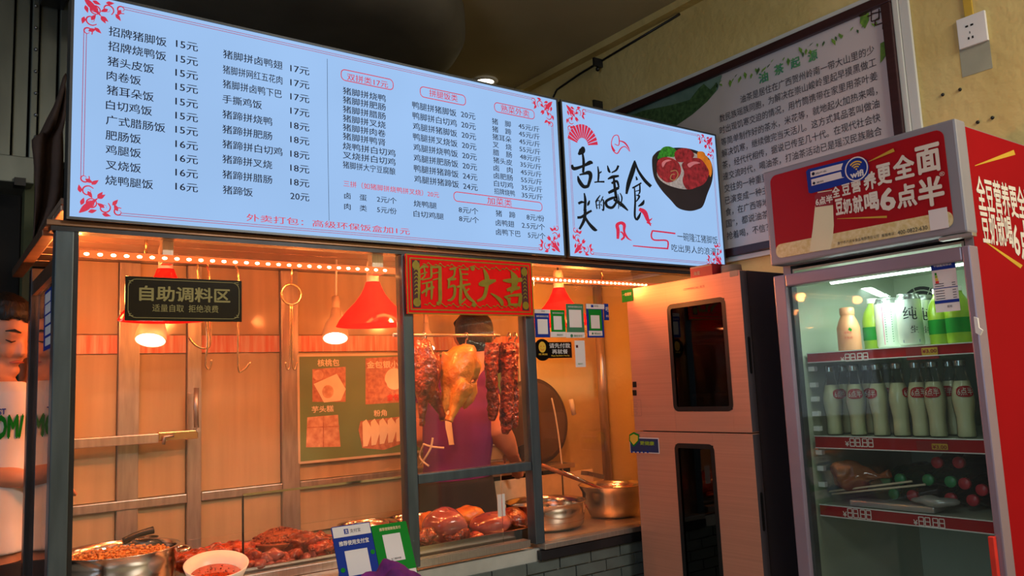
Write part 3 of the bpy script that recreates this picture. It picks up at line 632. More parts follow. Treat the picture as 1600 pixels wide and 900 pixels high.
for k in range(13):
    a0, a1 = math.radians(12+k*12.4+1.4), math.radians(12+(k+1)*12.4-1.4); pts = []
    for a_, r_ in ((a0, 30), (a0, 84), (a1, 84), (a1, 30)): pts.append((860+(fc[0]-math.cos(a_)*r_*.86)/3, 140+(fc[1]-math.sin(a_)*r_*1.18 + math.cos(a_)*r_*-.14)/3))
    q.poly(SY, pts, lift=.0012)
q.build('red_artwork', 'redink', BBD, kind='stuff')
E3 = lambda x, y: (860+x/3, 140+y/3)
MB().blob(SY, [E3(*p) for p in ((476, 330), (490, 300), (520, 282), (600, 272), (680, 285), (740, 320), (760, 370), (757, 430), (735, 490), (715, 545), (690, 562), (650, 569), (600, 556), (565, 520), (520, 470), (485, 410))], lift=.0008).build('printed_bowl', mat('printed_bowl_black', '2b2024', .6, 0, .2, 10), BBD)
MB().blob(SY, [E3(*p) for p in ((498, 390), (530, 330), (600, 290), (680, 300), (735, 350), (735, 400), (700, 450), (640, 468), (570, 455), (520, 430))], lift=.0014).build('printed_rice', mat('printed_rice', 'd8d4da', .7, 0, .25, 90), BBD)
mm = mat('printed_braised_pork', 'c0303a', .5, 0, .5, 45, emit=.18, h2='6a1218')
for i, pp in enumerate([((500, 340), (520, 320), (560, 320), (600, 345), (610, 390), (585, 425), (545, 435), (510, 410), (497, 380)), ((580, 300), (600, 280), (640, 276), (670, 300), (662, 325), (620, 340), (590, 335)), ((615, 350), (650, 325), (700, 325), (735, 370), (740, 400), (720, 440), (680, 460), (640, 468), (618, 430), (625, 390))]):
    MB().blob(SY, [E3(*p) for p in pp], lift=.002+i*.0004).build('printed_pork', mm, BBD)
MB().blob(SY, [E3(*p) for p in ((520, 345), (540, 330), (565, 332), (540, 342), (525, 365))], lift=.0032).build('printed_highlight', mat('printed_gloss', 'e88a94', .4, emit=.15), BBD)
MB().blob(SY, [E3(*p) for p in ((640, 350), (670, 338), (700, 345), (672, 352), (650, 366))], lift=.0034).build('printed_highlight', mat('printed_gloss', 'e88a94', .4, emit=.15), BBD)
q = MB(); q.ribbon(SY, [(E3(x, y)[0], E3(x, y)[1], 1.6) for x, y in ((560, 385), (585, 380), (595, 400), (580, 425), (560, 420), (565, 400), (580, 398))], .0034); q.build('printed_roll', mat('printed_roll_edge', 'd0a070', .6), BBD)
MB().blob(SY, [E3(*p) for p in ((502, 325), (512, 290), (530, 270), (560, 268), (588, 285), (580, 315), (540, 315))], lift=.0018).build('printed_broccoli', mat('printed_broccoli', '3fae2c', .5, 0, .4, 120, emit=.15, h2='1c6a14'), BBD)
for i, pp in enumerate([((686, 300), (700, 290), (722, 300), (728, 350), (715, 385), (695, 350)), ((722, 320), (735, 318), (745, 370), (742, 400), (728, 390)), ((738, 330), (752, 345), (754, 390), (746, 410), (741, 380))]):
    MB().blob(SY, [E3(*p) for p in pp], lift=.0024+i*.0003).build('printed_carrot', mat('printed_carrot', 'ee8a1c', .5, 0, .2, 30, emit=.2), BBD)

# ---------------------------------------------------------------- red banner
RB = YP(2.185)
BN = thing('opening_banner', 'red and gold opening banner over the hanging meat window', 'banner', RB.pt(735, 497))
a0, b0 = RB.uv(634, 396); a1, _ = RB.uv(832, 450); b1 = RB.uv(634, 490)[1]; b0 = RB.uv(634, 396)[1]
MB().plate(RB, a0, b0, a1, b1, .006, 0, True).build('cloth', 'red', BN, bev=.001)
q = MB()
for i in (0, .0115): q.rrect(RB, a0+i, b0-i, a1-i, b1+i, .004, .006, uv=True)
q.build('gold_border', 'gold', BN)
for s0 in (a0+.02, a1-.048): MB().plate(RB, s0, b0-.019, s0+.028, b1+.019, .0006, .0012, True).build('side_panel', 'maroon', BN)
q = MB()
for s0 in (a0+.034, a1-.034):
    for k in range(2): q.disc(RB, s0, b0-.036 if k else b1+.036, .0135, .002, uv=True)
    for k in range(9): q.ribbon(RB, [(s0-.008, b1+.06+k*.0125, .002), (s0, b1+.063+k*.0125+.004, .004), (s0+.007, b1+.06+k*.0125, .002)], .002, True)
for zz, kk in ((b0-.03, 1), (b1+.03, -1)):
    n = 26
    for k in range(n):
        x = a0+.065 + (a1-a0-.13)*k/(n-1); q.ribbon(RB, [(x-.007, zz, .001), (x, zz+.006*math.sin(k*2.1), .0035), (x+.008, zz-.003, .001)], .0015, True, 3)
    q.disc(RB, (a0+a1)/2, zz-.004*kk, .0085, .002, uv=True)
q.build('gold_scrollwork', 'gold', BN, kind='stuff')
BS = [  # read off at 8.205x from (640, 395)
 [(118, 200, 26), (118, 400, 34), (112, 630, 20)], [(118, 215, 14), (170, 175, 34), (235, 185, 24)], [(180, 190, 20), (190, 290, 22), (130, 350, 12)], [(130, 280, 14), (220, 250, 16)], [(150, 350, 14), (250, 330, 18)],
 [(270, 170, 26), (275, 300, 28), (250, 330, 14)], [(275, 190, 22), (390, 180, 34)], [(385, 175, 40), (385, 400, 46), (385, 620, 44), (340, 640, 24)], [(290, 270, 14), (370, 250, 18)], [(290, 350, 14), (370, 330, 18)],
 [(150, 400, 14), (290, 370, 26)], [(150, 520, 24), (220, 470, 34), (310, 440, 26)], [(215, 390, 24), (215, 470, 24), (205, 560, 16)], [(275, 380, 26), (280, 480, 34), (275, 600, 20)],
 [(505, 215, 20), (560, 205, 34), (590, 220, 20)], [(575, 220, 24), (560, 300, 24), (480, 350, 24)], [(490, 350, 20), (560, 340, 30), (590, 330, 20)], [(500, 350, 30), (500, 400, 26), (490, 460, 16)], [(500, 440, 24), (570, 430, 34), (570, 540, 34), (530, 600, 34), (480, 610, 16)],
 [(635, 200, 20), (655, 330, 34), (645, 600, 40), (640, 660, 16)], [(655, 215, 14), (750, 215, 24)], [(660, 275, 12), (745, 275, 22)], [(660, 345, 12), (740, 350, 18)], [(600, 440, 24), (680, 420, 30), (775, 400, 24)], [(640, 650, 30), (700, 600, 24), (710, 580, 10)], [(680, 430, 26), (740, 560, 44), (830, 640, 26)], [(760, 460, 18), (710, 500, 24)],
 [(880, 405, 30), (960, 390, 90), (1100, 355, 26)], [(945, 210, 20), (985, 320, 60), (980, 450, 46), (945, 570, 44), (860, 620, 26)], [(1035, 520, 14), (1100, 560, 34), (1165, 620, 52), (1185, 680, 30)],
 [(1190, 355, 20), (1290, 360, 60), (1440, 345, 50)], [(1295, 240, 16), (1340, 330, 90), (1330, 440, 60), (1290, 520, 16)], [(1240, 480, 34), (1320, 460, 60), (1410, 450, 34)], [(1210, 560, 24), (1260, 600, 34), (1280, 680, 34)], [(1230, 560, 20), (1330, 545, 34), (1430, 540, 44)], [(1420, 540, 44), (1410, 620, 46), (1400, 680, 40)], [(1270, 665, 30), (1340, 668, 34), (1420, 665, 40)], [(1240, 600, 20), (1290, 590, 30)]]
q = MB()
for s_ in BS: q.ribbon(RB, [(640+a/8.205, 395+b/8.205, w/8.205) for a, b, w in s_], .0022)
q.build('gold_characters', 'gold', BN, kind='stuff')
# ================================================================ lights and hardware inside the stall
LP_ = YP(2.246); lz = LP_.pt(130, 395)[2]; lz = (lz + LP_.pt(620, 424.5)[2])/2
T = thing('led_strip', 'row of glowing orange LED beads under the stall beam', 'light strip', (1.4, 2.25, lz-.01))
MB().box(XL+.06, 2.2505, lz-.008, 2.55, 2.256, lz+.010).build('tape', 'ledtape', T)
def dots(x0, x1, step, T):
    n = int((x1-x0)/step); b = None
    for i in range(n):
        x = x0 + i*step
        if b is None: b = MB().ball((x, 2.2475, lz), (.0065, .003, .0042), 8, 4).build('bead', 'led', T); xx = x
        else: o = b.copy(); COL.objects.link(o); o.location.x += x - xx
dots(XL+.075, 1.215, .031, T); dots(1.72, 2.35, .021, T)
BKT = YP(2.262)
for x in (262, 590):
    MB().box(BKT.pt(x-9, 420)[0], 2.26, lz-.012, BKT.pt(x+9, 420)[0], 2.29, 1.86).build('mount', 'steel_soft', T, bev=.002)
HY = 2.36; HP = YP(HY)
rz = HP.pt(309, 409)[2]
tag(MB().tube([(XL+.08, HY, rz), (2.4, HY, rz)], .006, 10).build('hanging_rail', 'brass'), 'long thin steel rail under the booth ceiling that the hooks hang from', 'rail')
for s_ in (.5, 1.3, 2.2): MB().tube([(s_, HY, rz+.006), (s_, HY, 1.868)], .004, 6).build('rail_hanger', 'brass', tag(thing('rail_drop', 'short vertical rod holding up the hook rail, %s' % {.5: 'at its left end', 1.3: 'near its middle', 2.2: 'at its right end'}[s_], 'rod', (s_, HY, rz)), 'short vertical rod holding up the hook rail, %s' % {.5: 'at its left end', 1.3: 'near its middle', 2.2: 'at its right end'}[s_], 'rod', 'rods of the hook rail'))
def smooth(pts, n=5):
    P = []; m = len(pts)
    for i in range(m-1):
        p0, p1, p2, p3 = pts[max(i-1, 0)], pts[i], pts[i+1], pts[min(i+2, m-1)]
        for k in range(n + (i == m-2)):
            t = k/n; P.append(.5*((2*p1) + (-p0+p2)*t + (2*p0-5*p1+4*p2-p3)*t*t + (-p0+3*p1-3*p2+p3)*t**3))
    return P
def hook(pts, label, r=.0028, dy=0):
    pl = YP(HY+dy-.0095); P = [pl.pt(*p) for p in pts]; top = V((P[0].x, HY, rz))
    lead = [top + V((0, .0095, .0)), top + V((0, .004, .0098)), top + V((0, -.007, .007)), V((P[0].x, HY-.0105, rz-.012))]
    o = MB().tube(smooth(lead + P[1:]), r, 7).build('meat_hook', 'brass'); return tag(o, label, 'hook', 'meat hooks on the rail')
hook([(309, 410), (310, 436), (324, 520), (322, 560), (322, 572), (327, 577), (331, 562)], 'long steel hook with a small bottom curl, behind the right half of the black sign')
hook([(322, 410), (327, 436), (329, 530), (320, 544), (305, 539), (295, 527)], 'broad open steel hook curling left below the black sign', dy=.012)
hook([(369, 411), (373, 440), (372, 568), (380, 578), (391, 566)], 'long thin hook curling right just past the black sign')
rc = YP(HY).pt(455, 460)
t = thing('ring_hook', 'steel hook with a round ring, left of the red lamp shade', 'hook', rc, 'meat hooks on the rail')
MB().tube([V((rc.x, HY, rz+.009)), V((rc.x, HY-.009, rz)), HP.pt(455, 445)], .003, 7).build('stem', 'brass', t)
R_ = .031; MB().tube([rc + V((math.cos(a)*R_, 0, math.sin(a)*R_)) for a in [k*math.pi/10 for k in range(21)]], .003, 7, caps=False).build('ring', 'brass', t)
for sx in (-1, 1): MB().tube(smooth([rc + V((sx*.003, 0, -R_)), HP.pt(455+sx*1.5, 530), HP.pt(455+sx*2, 570), HP.pt(455+sx*6, 577), HP.pt(455+sx*9, 566)]), .0026, 7).build('prong', 'brass', t)

def pendant(x, y, label):
    pl = YP(2.42); c0 = pl.pt(x, y)
    t = thing('pendant_lamp', label, 'lamp', c0, 'red pendant lamps over the food')
    MB().lathe([(.123, 0), (.112, .02), (.088, .05), (.06, .078), (.04, .105), (.028, .13), (.023, .146), (.0215, .146), (.026, .13), (.038, .104), (.058, .077), (.086, .049), (.110, .019), (.1205, 0)], c0, 40).build('lamp_shade', 'lampred', t)
    MB().lathe([(0, .147), (.02, .147), (.02, .2), (.016, .215), (0, .215)], c0, 16).build('socket', 'bulbbody', t)
    MB().tube([c0 + V((0, 0, .2151)), V((c0.x, c0.y, 1.8678))], .004, 6).build('cord', 'black', t)
    MB().ball(c0 + V((0, 0, .085)), (.034, .034, .042), 14, 10).build('bulb', 'bulbglow', t)
    light('POINT', c0 + V((0, 0, .03)), 3.3, (1, .32, .10), shadow_soft_size=.03)
pendant(258, 500, 'red flared lamp shade mostly hidden behind the black hanging sign')
pendant(584, 509, 'red flared lamp shade left of the opening banner')
pendant(876, 508, 'red flared lamp shade behind the payment stickers on the right glass')
def reflbulb(x, y, Y, label, r=.045, tilt=0, p=2.6):  # lit bulbs added in place of lamp reflections in the back panels
    c0 = YP(Y).pt(x, y); t = thing('lamp_reflection_bulb', label, 'bulb', c0, 'bulbs standing in for lamp reflections at the back')
    ax = V((.22, .42, 1)).normalized()
    MB().lathe([(r, 0), (r*1.06, .006), (r*1.0, .03), (r*.8, .062), (r*.45, .085), (r*.36, .12), (0, .122)], c0, 24, ax).build('housing', 'bulbbody', t)
    MB().lathe([(0, -.004), (r*.6, -.002), (r*.95, .001)], c0, 24, ax).build('lens', 'bulbglow', t)
    MB().lathe([(r*.32, .121), (r*.34, .17), (0, .17)], c0, 14, ax).build('socket', 'bulbbody', t)
    MB().tube(smooth([c0 + ax*.168, c0 + ax*.19, V((c0.x+.045, c0.y+.08, 1.8678))]), .004, 6).build('cord', 'white', t)
    light('SPOT', c0 - V((0, 0, .012)), p, (1, .40, .15), (c0.x, c0.y - .1, 0), spot_size=2.5, spot_blend=.8, shadow_soft_size=.03)
reflbulb(235, 532, 2.62, 'white bulb standing in for a lamp reflection below the black hanging sign', .043)
reflbulb(524, 529, 2.66, 'white bulb standing in for a lamp reflection just left of the red lamp shade', .043)
reflbulb(668, 545, 2.88, 'small bulb standing in for a lamp reflection behind the roast duck', .03, 1.2)
light('POINT', (2.3, 2.62, 1.62), 5, (1, .36, .07), shadow_soft_size=.05)

# ---------------------------------------------------------------- black self-service sign
KP = YP(2.187)
t = thing('condiment_sign', 'black sign with gold characters hanging in front of the left window', 'sign', KP.pt(287, 502))
MB().plate(KP, 196, 431, 378, 503, .006).build('plate', 'signblack', t, bev=.001)
q = MB(); q.txt(KP, '自助调料区', 218, 458, 359, 23, .025); q.txt(KP, '适量自取  拒绝浪费', 238, 481, 341, 12, .01)
q.build('gold_lettering', 'signgold', t, kind='stuff')
q = MB(); q.rrect(KP, 200, 435, 374, 499, .02, .0015); q.build('gold_line', 'signgold', t)
q = MB()
for (x, y, sx, sy) in ((200, 436, 1, 1), (374, 439, -1, 1), (200, 496, 1, -1), (374, 499, -1, -1)):
    for k in (3, 6, 9): q.ribbon(KP, [(x+sx*1, y+sy*k, 1), (x+sx*(11-k), y+sy*k, 1)]); 
q.build('gold_corner', 'signgold', t, kind='stuff')

# ================================================================ food and pots
CT = .8462
def pot(name, label, x, y, Y, r, h, m='pot', flare=.0, zt=None, wall=.0025, base=None, lip=.006, rb=None):
    c0 = YP(Y).pt(x, y); zt = c0.z if zt is None else zt; rb = rb or r*.94; zb_ = zt-h
    t = thing(name, label, 'pot', (c0.x, Y, zb_))
    prof = [(0, 0), (rb*.9, 0), (rb, .012), (r, h*.75), (r, h-.004), (r+lip, h), (r+lip, h+.002), (r-wall, h+.001), (r-wall, h*.75), (rb-wall, .014), (rb*.88, .003), (0, .003)]
    MB().lathe(prof, (c0.x, Y, zb_), 48).build('body', m, t); return t, V((c0.x, Y, zb_))
t, o = pot('stock_pot', 'wide steel pot of chopped peanuts at the far left of the counter', 186, 858, 2.50, .150, .11)
for s in (-1, 1): MB().tube(smooth([o+V((s*.15, -.03, .085)), o+V((s*.18, -.025, .088)), o+V((s*.18, .025, .088)), o+V((s*.15, .03, .085))]), .005, 8).build('handle', 'pot', t)
MB().lathe([(0, .105), (.05, .102), (.1, .09), (.143, .078)], o, 40).build('tmp', 'peanut', None)
bpy.data.objects.remove(bpy.data.objects['tmp'])
q = MB().lathe([(0, .100), (.05, .098), (.1, .09), (.143, .078)], o, 40)
for k in range(330):
    a = random.uniform(0, 6.28); r = .13*math.sqrt(random.random()); q.ball(o + V((math.cos(a)*r, math.sin(a)*r, .102-.012*(r/.13)**2 + random.uniform(0, .008))), (.005, .004, .0035), 6, 4)
tag(q.build('chopped_peanuts', 'peanut', kind='stuff'), 'heap of golden chopped peanuts in the wide steel pot', 'peanuts')
# black ladle laid on the rim
lp = YP(2.64)
tag(MB().tube(smooth([lp.pt(192, 845), lp.pt(215, 835), lp.pt(240, 828)]), [.008, .009, .011], 8).lathe([(0, 0), (.03, .004), (.035, .012)], lp.pt(228, 846), 16).build('serving_ladle', 'black'), 'black handled serving ladle at the back rim of the peanut pot', 'ladle')
# sauce bowl
c0 = YP(2.33).pt(336, 885); zt = c0.z; r = .084
t = thing('sauce_bowl', 'white bowl of red oil sauce in front of the roast meats', 'bowl', (c0.x, 2.33, CT))
hh = zt-CT
MB().lathe([(0, 0), (.042, 0), (.045, .006), (.07, hh*.55), (r, hh), (r-.003, hh+.001), (.067, hh*.55), (.04, .009), (0, .008)], (c0.x, 2.325, CT+.014), 40, (-.05, -.27, 1)).build('bowl', 'bowlwhite', t)
MB().lathe([(0, hh*.60), (.066, hh*.60)], (c0.x, 2.325, CT+.014), 32, (-.05, -.27, 1)).build('sauce', 'sauce', t)
q = MB()
for k in range(40): a = random.uniform(0, 6.3); rr_ = .055*math.sqrt(random.random()); q.ball((c0.x-.004+math.cos(a)*rr_, 2.325-.27*hh*.6+math.sin(a)*rr_, CT+.016+hh*.59+.26*math.sin(a)*rr_), (.003, .002, .001), 5, 3)
q.build('chili_flake', 'duck', t, kind='stuff')
# food case pane in front of the meats
FP_ = YP(2.42); xa = FP_.pt(381, 780)[0]; zt_ = FP_.pt(381, 773)[2]; xb = YP(2.42).pt(636, 745)[0]
t = thing('sneeze_guard', 'low clear pane with a polished edge standing before the braised meats', 'guard', ((xa+xb)/2, 2.42, CT))
zb_ = max(FP_.pt(386, 897)[2], CT+.004)
MB().box(xa, 2.42, zb_, xb, 2.425, zt_-.004).build('glass_pane', 'acrylic', t)
MB().box(xa-.002, 2.418, zt_-.0035, xb, 2.427, zt_+.003).build('edge_strip', 'silver', t)
MB().box(xa-.004, 2.418, zb_, xa-.0005, 2.427, zt_-.004).build('edge_strip', 'steel_dark', t)
MB().box(xa-.02, 2.405, CT, xb, 2.43, zb_-.0008).build('base_rail', 'steel_soft', t, bev=.002)
# tray with meats behind the pane
def tray(name, label, x0, y0, x1, y1, z1, m='pot'):
    t = thing(name, label, 'tray', ((x0+x1)/2, (y0+y1)/2, CT)); w = .003
    q = MB().box(x0, y0, CT, x1, y1, CT+w); 
    for a in ((x0, y0, x1, y0+w), (x0, y1-w, x1, y1), (x0, y0+w, x0+w, y1-w), (x1-w, y0+w, x1, y1-w)): q.box(a[0], a[1], CT+w, a[2], a[3], z1)
    q.box(x0-.008, y0-.008, z1, x1+.008, y0+.003, z1+.002); q.box(x0-.008, y1-.003, z1, x1+.008, y1+.008, z1+.002); q.box(x0-.008, y0+.003, z1, x0+.003, y1-.003, z1+.002); q.box(x1-.003, y0+.003, z1, x1+.008, y1-.003, z1+.002)
    q.build('pan', m, t); return t
xt0 = YP(2.5).pt(262, 880)[0]
tray('meat_tray', 'long steel tray of red glazed meats behind the low pane', xt0, 2.45, YP(2.5).pt(560, 850)[0], 2.72, CT+.035)
random.seed(5)
def lump(x, y, Y, r, m, name, label, cat, group=None, flat=.7, nz=.35, nf=22, asp=1., rz_=0, seg=22):
    c0 = YP(Y).pt(x, y); o = MB().ball(c0, (r*asp, r, r*flat), seg, 14, nz, nf, Matrix.Rotation(rz_, 3, 'Z')).build(name, m, None, origin=c0)
    return tag(o, label, cat, group)
def bird(x, y, Y, L, rz_, m, name, label, group, seed=0):
    c0 = YP(Y).pt(x, y); R = Matrix.Rotation(rz_, 3, 'Z'); f = lambda a, b, cc: c0 + R @ V((a*L, b*L, cc*L))
    q = MB().ball(c0, (L*.5, L*.3, L*.27), 18, 12, .12, 14, R)
    q.ball(f(.28, 0, .02), (L*.27, L*.25, L*.2), 14, 9, 0, 1, R)
    for s in (-1, 1):
        q.tube([f(-.15, s*.2, .05), f(-.38, s*.26, .12), f(-.62, s*.16, .1)], [L*.14, L*.1, L*.035], 10); q.ball(f(-.63, s*.16, .1), L*.045, 8, 6)
        q.tube([f(.25, s*.22, .08), f(.05, s*.34, .1), f(.22, s*.36, .02)], [L*.07, L*.055, L*.03], 8)
    q.tube([f(.45, 0, .08), f(.62, .03, .12), f(.72, .08, .04)], [L*.1, L*.06, L*.05], 10)
    o = rough(organic(q, .005, name, m, None, 3, origin=c0), .005, 45); return tag(o, label, 'meat', group)
bird(305, 876, 2.56, .13, .4, 'glaze', 'roast_duck', 'red glazed roast duck just right of the peanut pot', 'roast ducks in the long tray')
bird(362, 862, 2.64, .13, -.3, 'glaze', 'roast_duck', 'red glazed roast duck at the back, below the left end of the pane', 'roast ducks in the long tray')
bird(470, 850, 2.58, .15, 2.6, 'duck', 'roast_duck', 'dark glossy roast duck in the middle of the tray beside the brown plate', 'roast ducks in the long tray')
bird(506, 858, 2.52, .12, .9, 'glaze', 'roast_duck', 'red glazed roast duck next to the blue payment stand', 'roast ducks in the long tray')
for i, (x, y, Y, r) in enumerate([(395, 868, 2.50, .026), (412, 874, 2.49, .022), (428, 868, 2.50, .024), (444, 874, 2.49, .021), (404, 882, 2.47, .02), (422, 884, 2.47, .018), (460, 868, 2.50, .025), (478, 873, 2.48, .02), (492, 866, 2.5, .024), (388, 880, 2.475, .018), (438, 883, 2.47, .018), (456, 881, 2.47, .018), (502, 872, 2.48, .018)]):
    lump(x, y, Y, r, 'knuckle' if i % 3 else 'glaze', 'braised_piece', ['dark', 'shiny', 'red', 'small', 'curled', 'knobbly', 'plump', 'flat', 'glossy', 'round', 'brown', 'lumpy', 'tiny'][i] + ' braised meat piece behind the pane, %s along the front row' % ['first', 'third', 'fourth', 'sixth', 'second low', 'third low', 'seventh', 'ninth', 'tenth', 'first low', 'fourth low', 'fifth low', 'last'][i], 'meat', 'braised pieces at the front of the tray', .8, .5, 40, random.uniform(.9, 1.4), random.uniform(0, 3), 16)
c0 = YP(2.65).pt(438, 843); t = thing('topping_plate', 'shallow brown bowl heaped with fried topping behind the ducks', 'bowl', (c0.x, 2.65, CT+.035))
zz = c0.z - (CT+.035)
MB().lathe([(0, 0), (.05, 0), (.088, zz*.75), (.1, zz), (.097, zz+.001), (.085, zz*.78), (0, .01)], (c0.x, 2.65, CT+.035), 32).build('dish', mat('brown_dish', 'a5603a', .4), t)
q = MB().lathe([(0, zz+.035), (.04, zz+.03), (.07, zz+.014), (.09, zz-.003)], (c0.x, 2.65, CT+.035), 24)
for k in range(260):
    a = random.uniform(0, 6.3); r = .085*math.sqrt(random.random()); q.ball((c0.x+math.cos(a)*r, 2.65+math.sin(a)*r, CT+.035+zz+.034*(1-(r/.09)**1.6)+random.uniform(0, .005)), (random.uniform(.004, .008), .004, .004), 6, 4)
q.build('fried_topping', 'mince', t, kind='stuff')
for x, y, r, lb in ((575, 818, .085, 'round basin of orange chilli oil behind the payment stands'), (650, 808, .085, 'round basin of orange chilli oil partly hidden behind the window post')):
    t, o = pot('oil_basin', lb, x, y, 2.60, r*1.15, .09, 'pot'); MB().lathe([(0, .078), (r*1.12, .078)], o, 32).build('chilli_oil', 'sauce', t)
# right window: tray of knuckles
TP = YP(2.262); z1 = TP.pt(654, 855)[2]; xr0, xr1 = px(655), YP(2.26).pt(836, 830)[0]
tray('knuckle_tray', 'deep steel tray of pork knuckles in the lower right window', xr0+.01, 2.262, xr1-.02, 2.50, max(z1, CT+.02))
lump(697, 820, 2.36, .074, 'knuckle', 'pork_knuckle', 'large pink round pork knuckle on the left of the window tray', 'meat', 'knuckles in the window tray', .75, .18, 14, 1.05)
lump(768, 818, 2.36, .064, 'knuckle', 'pork_knuckle', 'long pink glazed knuckle in the middle of the window tray', 'meat', 'knuckles in the window tray', .62, .18, 14, 1.35, .2)
lump(802, 812, 2.42, .055, 'duck', 'roast_hock', 'orange brown roast hock at the right end of the window tray', 'meat', 'knuckles in the window tray', .75, .2, 14, 1.1, .9)
lump(733, 806, 2.45, .05, 'belly', 'crisp_skin', 'bright yellow crisp skin piece between the two pink knuckles', 'meat', 'knuckles in the window tray', .7, .4, 25, 1.2, .4)
lump(672, 815, 2.46, .045, 'belly', 'crisp_skin', 'yellow crisp skin piece at the far left back of the window tray', 'meat', 'knuckles in the window tray', .8, .4, 25, 1.1, .4)
lump(665, 838, 2.31, .036, 'pork', 'dark_meat_chunk', 'dark meat chunk in the front left corner of the window tray', 'meat', 'knuckles in the window tray', .7, .5, 35, 1.3, .2)
lump(715, 836, 2.31, .034, 'pork', 'dark_meat_chunk', 'dark crumbly meat chunk below the left pink knuckle', 'meat', 'knuckles in the window tray', .7, .5, 35, 1.4, .2)
lump(745, 838, 2.30, .022, 'glaze', 'dark_meat_chunk', 'small red meat chunk between the knuckles at the tray front', 'meat', 'knuckles in the window tray', .7, .5, 35, 1.2, .2)
TG = YP(2.255); t = TG.pt(783, 805)
tag(MB().plate(TG, 777, 773, 790, 806, .002).build('price_tag', 'paper', None), 'plain white upright tag in the window tray of knuckles', 'tag')
# round pans on the right
t, o = pot('sauce_pan', 'wide shallow steel pan behind the right window post', 852, 783, 2.47, .150, .0, zt=None) if 0 else pot('steel_pan', 'wide shallow steel pan behind the right window post', 852, 783, 2.47, .150, YP(2.47).pt(852, 783)[2]-CT)
MB().lathe([(0, .03), (.145, .03)], o, 32).build('broth', 'mince', t)
for a in (.2,): MB().tube(smooth([o+V((.152, -.03, .075)), o+V((.18, -.02, .08)), o+V((.18, .02, .08)), o+V((.152, .03, .075))]), .005, 8).build('handle', 'pot', t)
c1 = YP(2.46).pt(956, 757); hh = c1.z-CT
t = thing('soup_pot', 'deep flared steel soup pot beside the tall cabinet', 'pot', (c1.x, 2.46, CT))
MB().lathe([(0, 0), (.085, 0), (.095, .008), (.118, hh*.5), (.122, hh*.8), (.135, hh), (.137, hh+.002), (.132, hh+.002), (.119, hh*.8), (.114, hh*.5), (.09, .012), (0, .01)], (c1.x, 2.46, CT), 48).build('body', 'pot', t)
MB().lathe([(0, hh*.86), (.119, hh*.86)], (c1.x, 2.46, CT), 32).build('soup', 'sauce', t)
h0, h1 = YP(2.55).pt(846, 727), YP(2.46).pt(932, 760)
tag(MB().tube([h0, (h0+h1)/2, h1], [.009, .008, .006], 8).build('wooden_ladle', 'wood'), 'brown wooden ladle handle resting in the soup pot', 'ladle')
h0, h1 = YP(2.5).pt(878, 736), YP(2.44).pt(945, 765)
tag(MB().tube([h0, h1], .0045, 8).lathe([(0, -.02), (.02, -.016), (.032, .0)], h1, 16).build('steel_ladle', 'pot'), 'thin steel ladle crossing the wooden one in the soup pot', 'ladle')
LPn = YP(2.52); hk = LPn.pt(913, 736)
tag(MB().obox(LPn.pt(926, 742), (.045, 0, -.012), (0, .02, 0), (.002, 0, .008)).build('strainer_lid', 'pot'), 'small steel lid tilted on the rim of the soup pot', 'lid')
# lid leaning behind, with a cable
lc = YP(2.985).pt(838, 683); lc.z = 1.0205 + .197
t = thing('wok_lid', 'large dark round wok lid leaning in the corner behind the right glass', 'lid', lc)
MB().lathe([(0, .02), (.1, .016), (.17, .006), (.195, 0), (.197, .003), (.17, .011), (.1, .022), (0, .026)], lc, 48, axis=(.05, -1, .10)).build('disc', 'lid', t)
tag(MB().tube(smooth([YP(2.9).pt(*p) for p in ((862, 622), (868, 650), (874, 690), (879, 735))]), .004, 6).build('hose', 'white'), 'thin pale hose hanging in front of the wok lid', 'hose')
tag(MB().tube([YP(2.88).pt(892, 624), YP(2.88).pt(897, 648)], .011, 8).build('wall_switch', 'white'), 'small pale plastic fitting on the yellow booth wall beside the lid', 'fitting')
tag(MB().lathe([(0, 0), (.02, 0), (.024, .02), (0, .03)], V((YP(2.62).pt(903, 780)[0], 2.62, CT)), 16).build('orange_cap', 'coke_red'), 'small orange red jar cap between the pan and the soup pot', 'cap')
# work shelf behind with chopping board and cleaver
SHP = YP(2.86)
t = thing('side_bench', 'low steel bench with drawers under the poster inside the booth', 'bench', (2.1, 2.92, .2))
xa, xb = SHP.pt(774, 740)[0], SHP.pt(905, 760)[0]
MB().box(xa, 2.88, 1.0, xb, 3.02, 1.02).build('top', 'steel_soft', t, bev=.002)
MB().box(xa+.01, 2.905, .2, xb-.01, 3.02, .999).build('carcass', 'steel_dark', t)
for k in range(3): MB().box(xa+.02+k*.19, 2.895, .86, xa+.2+k*.19, 2.903, .98).build('drawer', 'creamprint', t, bev=.003)
tag(MB().lathe([(0, 0), (.055, 0), (.055, .03), (0, .03)], (SHP.pt(800, 735)[0], 2.937, 1.021), 32).build('chopping_block', 'wood'), 'round wooden chopping block on the bench beside the vendor', 'chopping board')
t = thing('cleaver', 'dark cleaver held in the hand of the vendor in purple', 'knife', YP(2.84).pt(815, 705))
cp = YP(2.83)
MB().prism([cp.pt(*p) for p in ((806, 700), (832, 688), (834, 708), (812, 718))], (0, .004, 0)).build('blade', 'steel_dark', t)
MB().tube([cp.pt(808, 708), cp.pt(797, 716)], .009, 8).build('grip', 'wood', t)

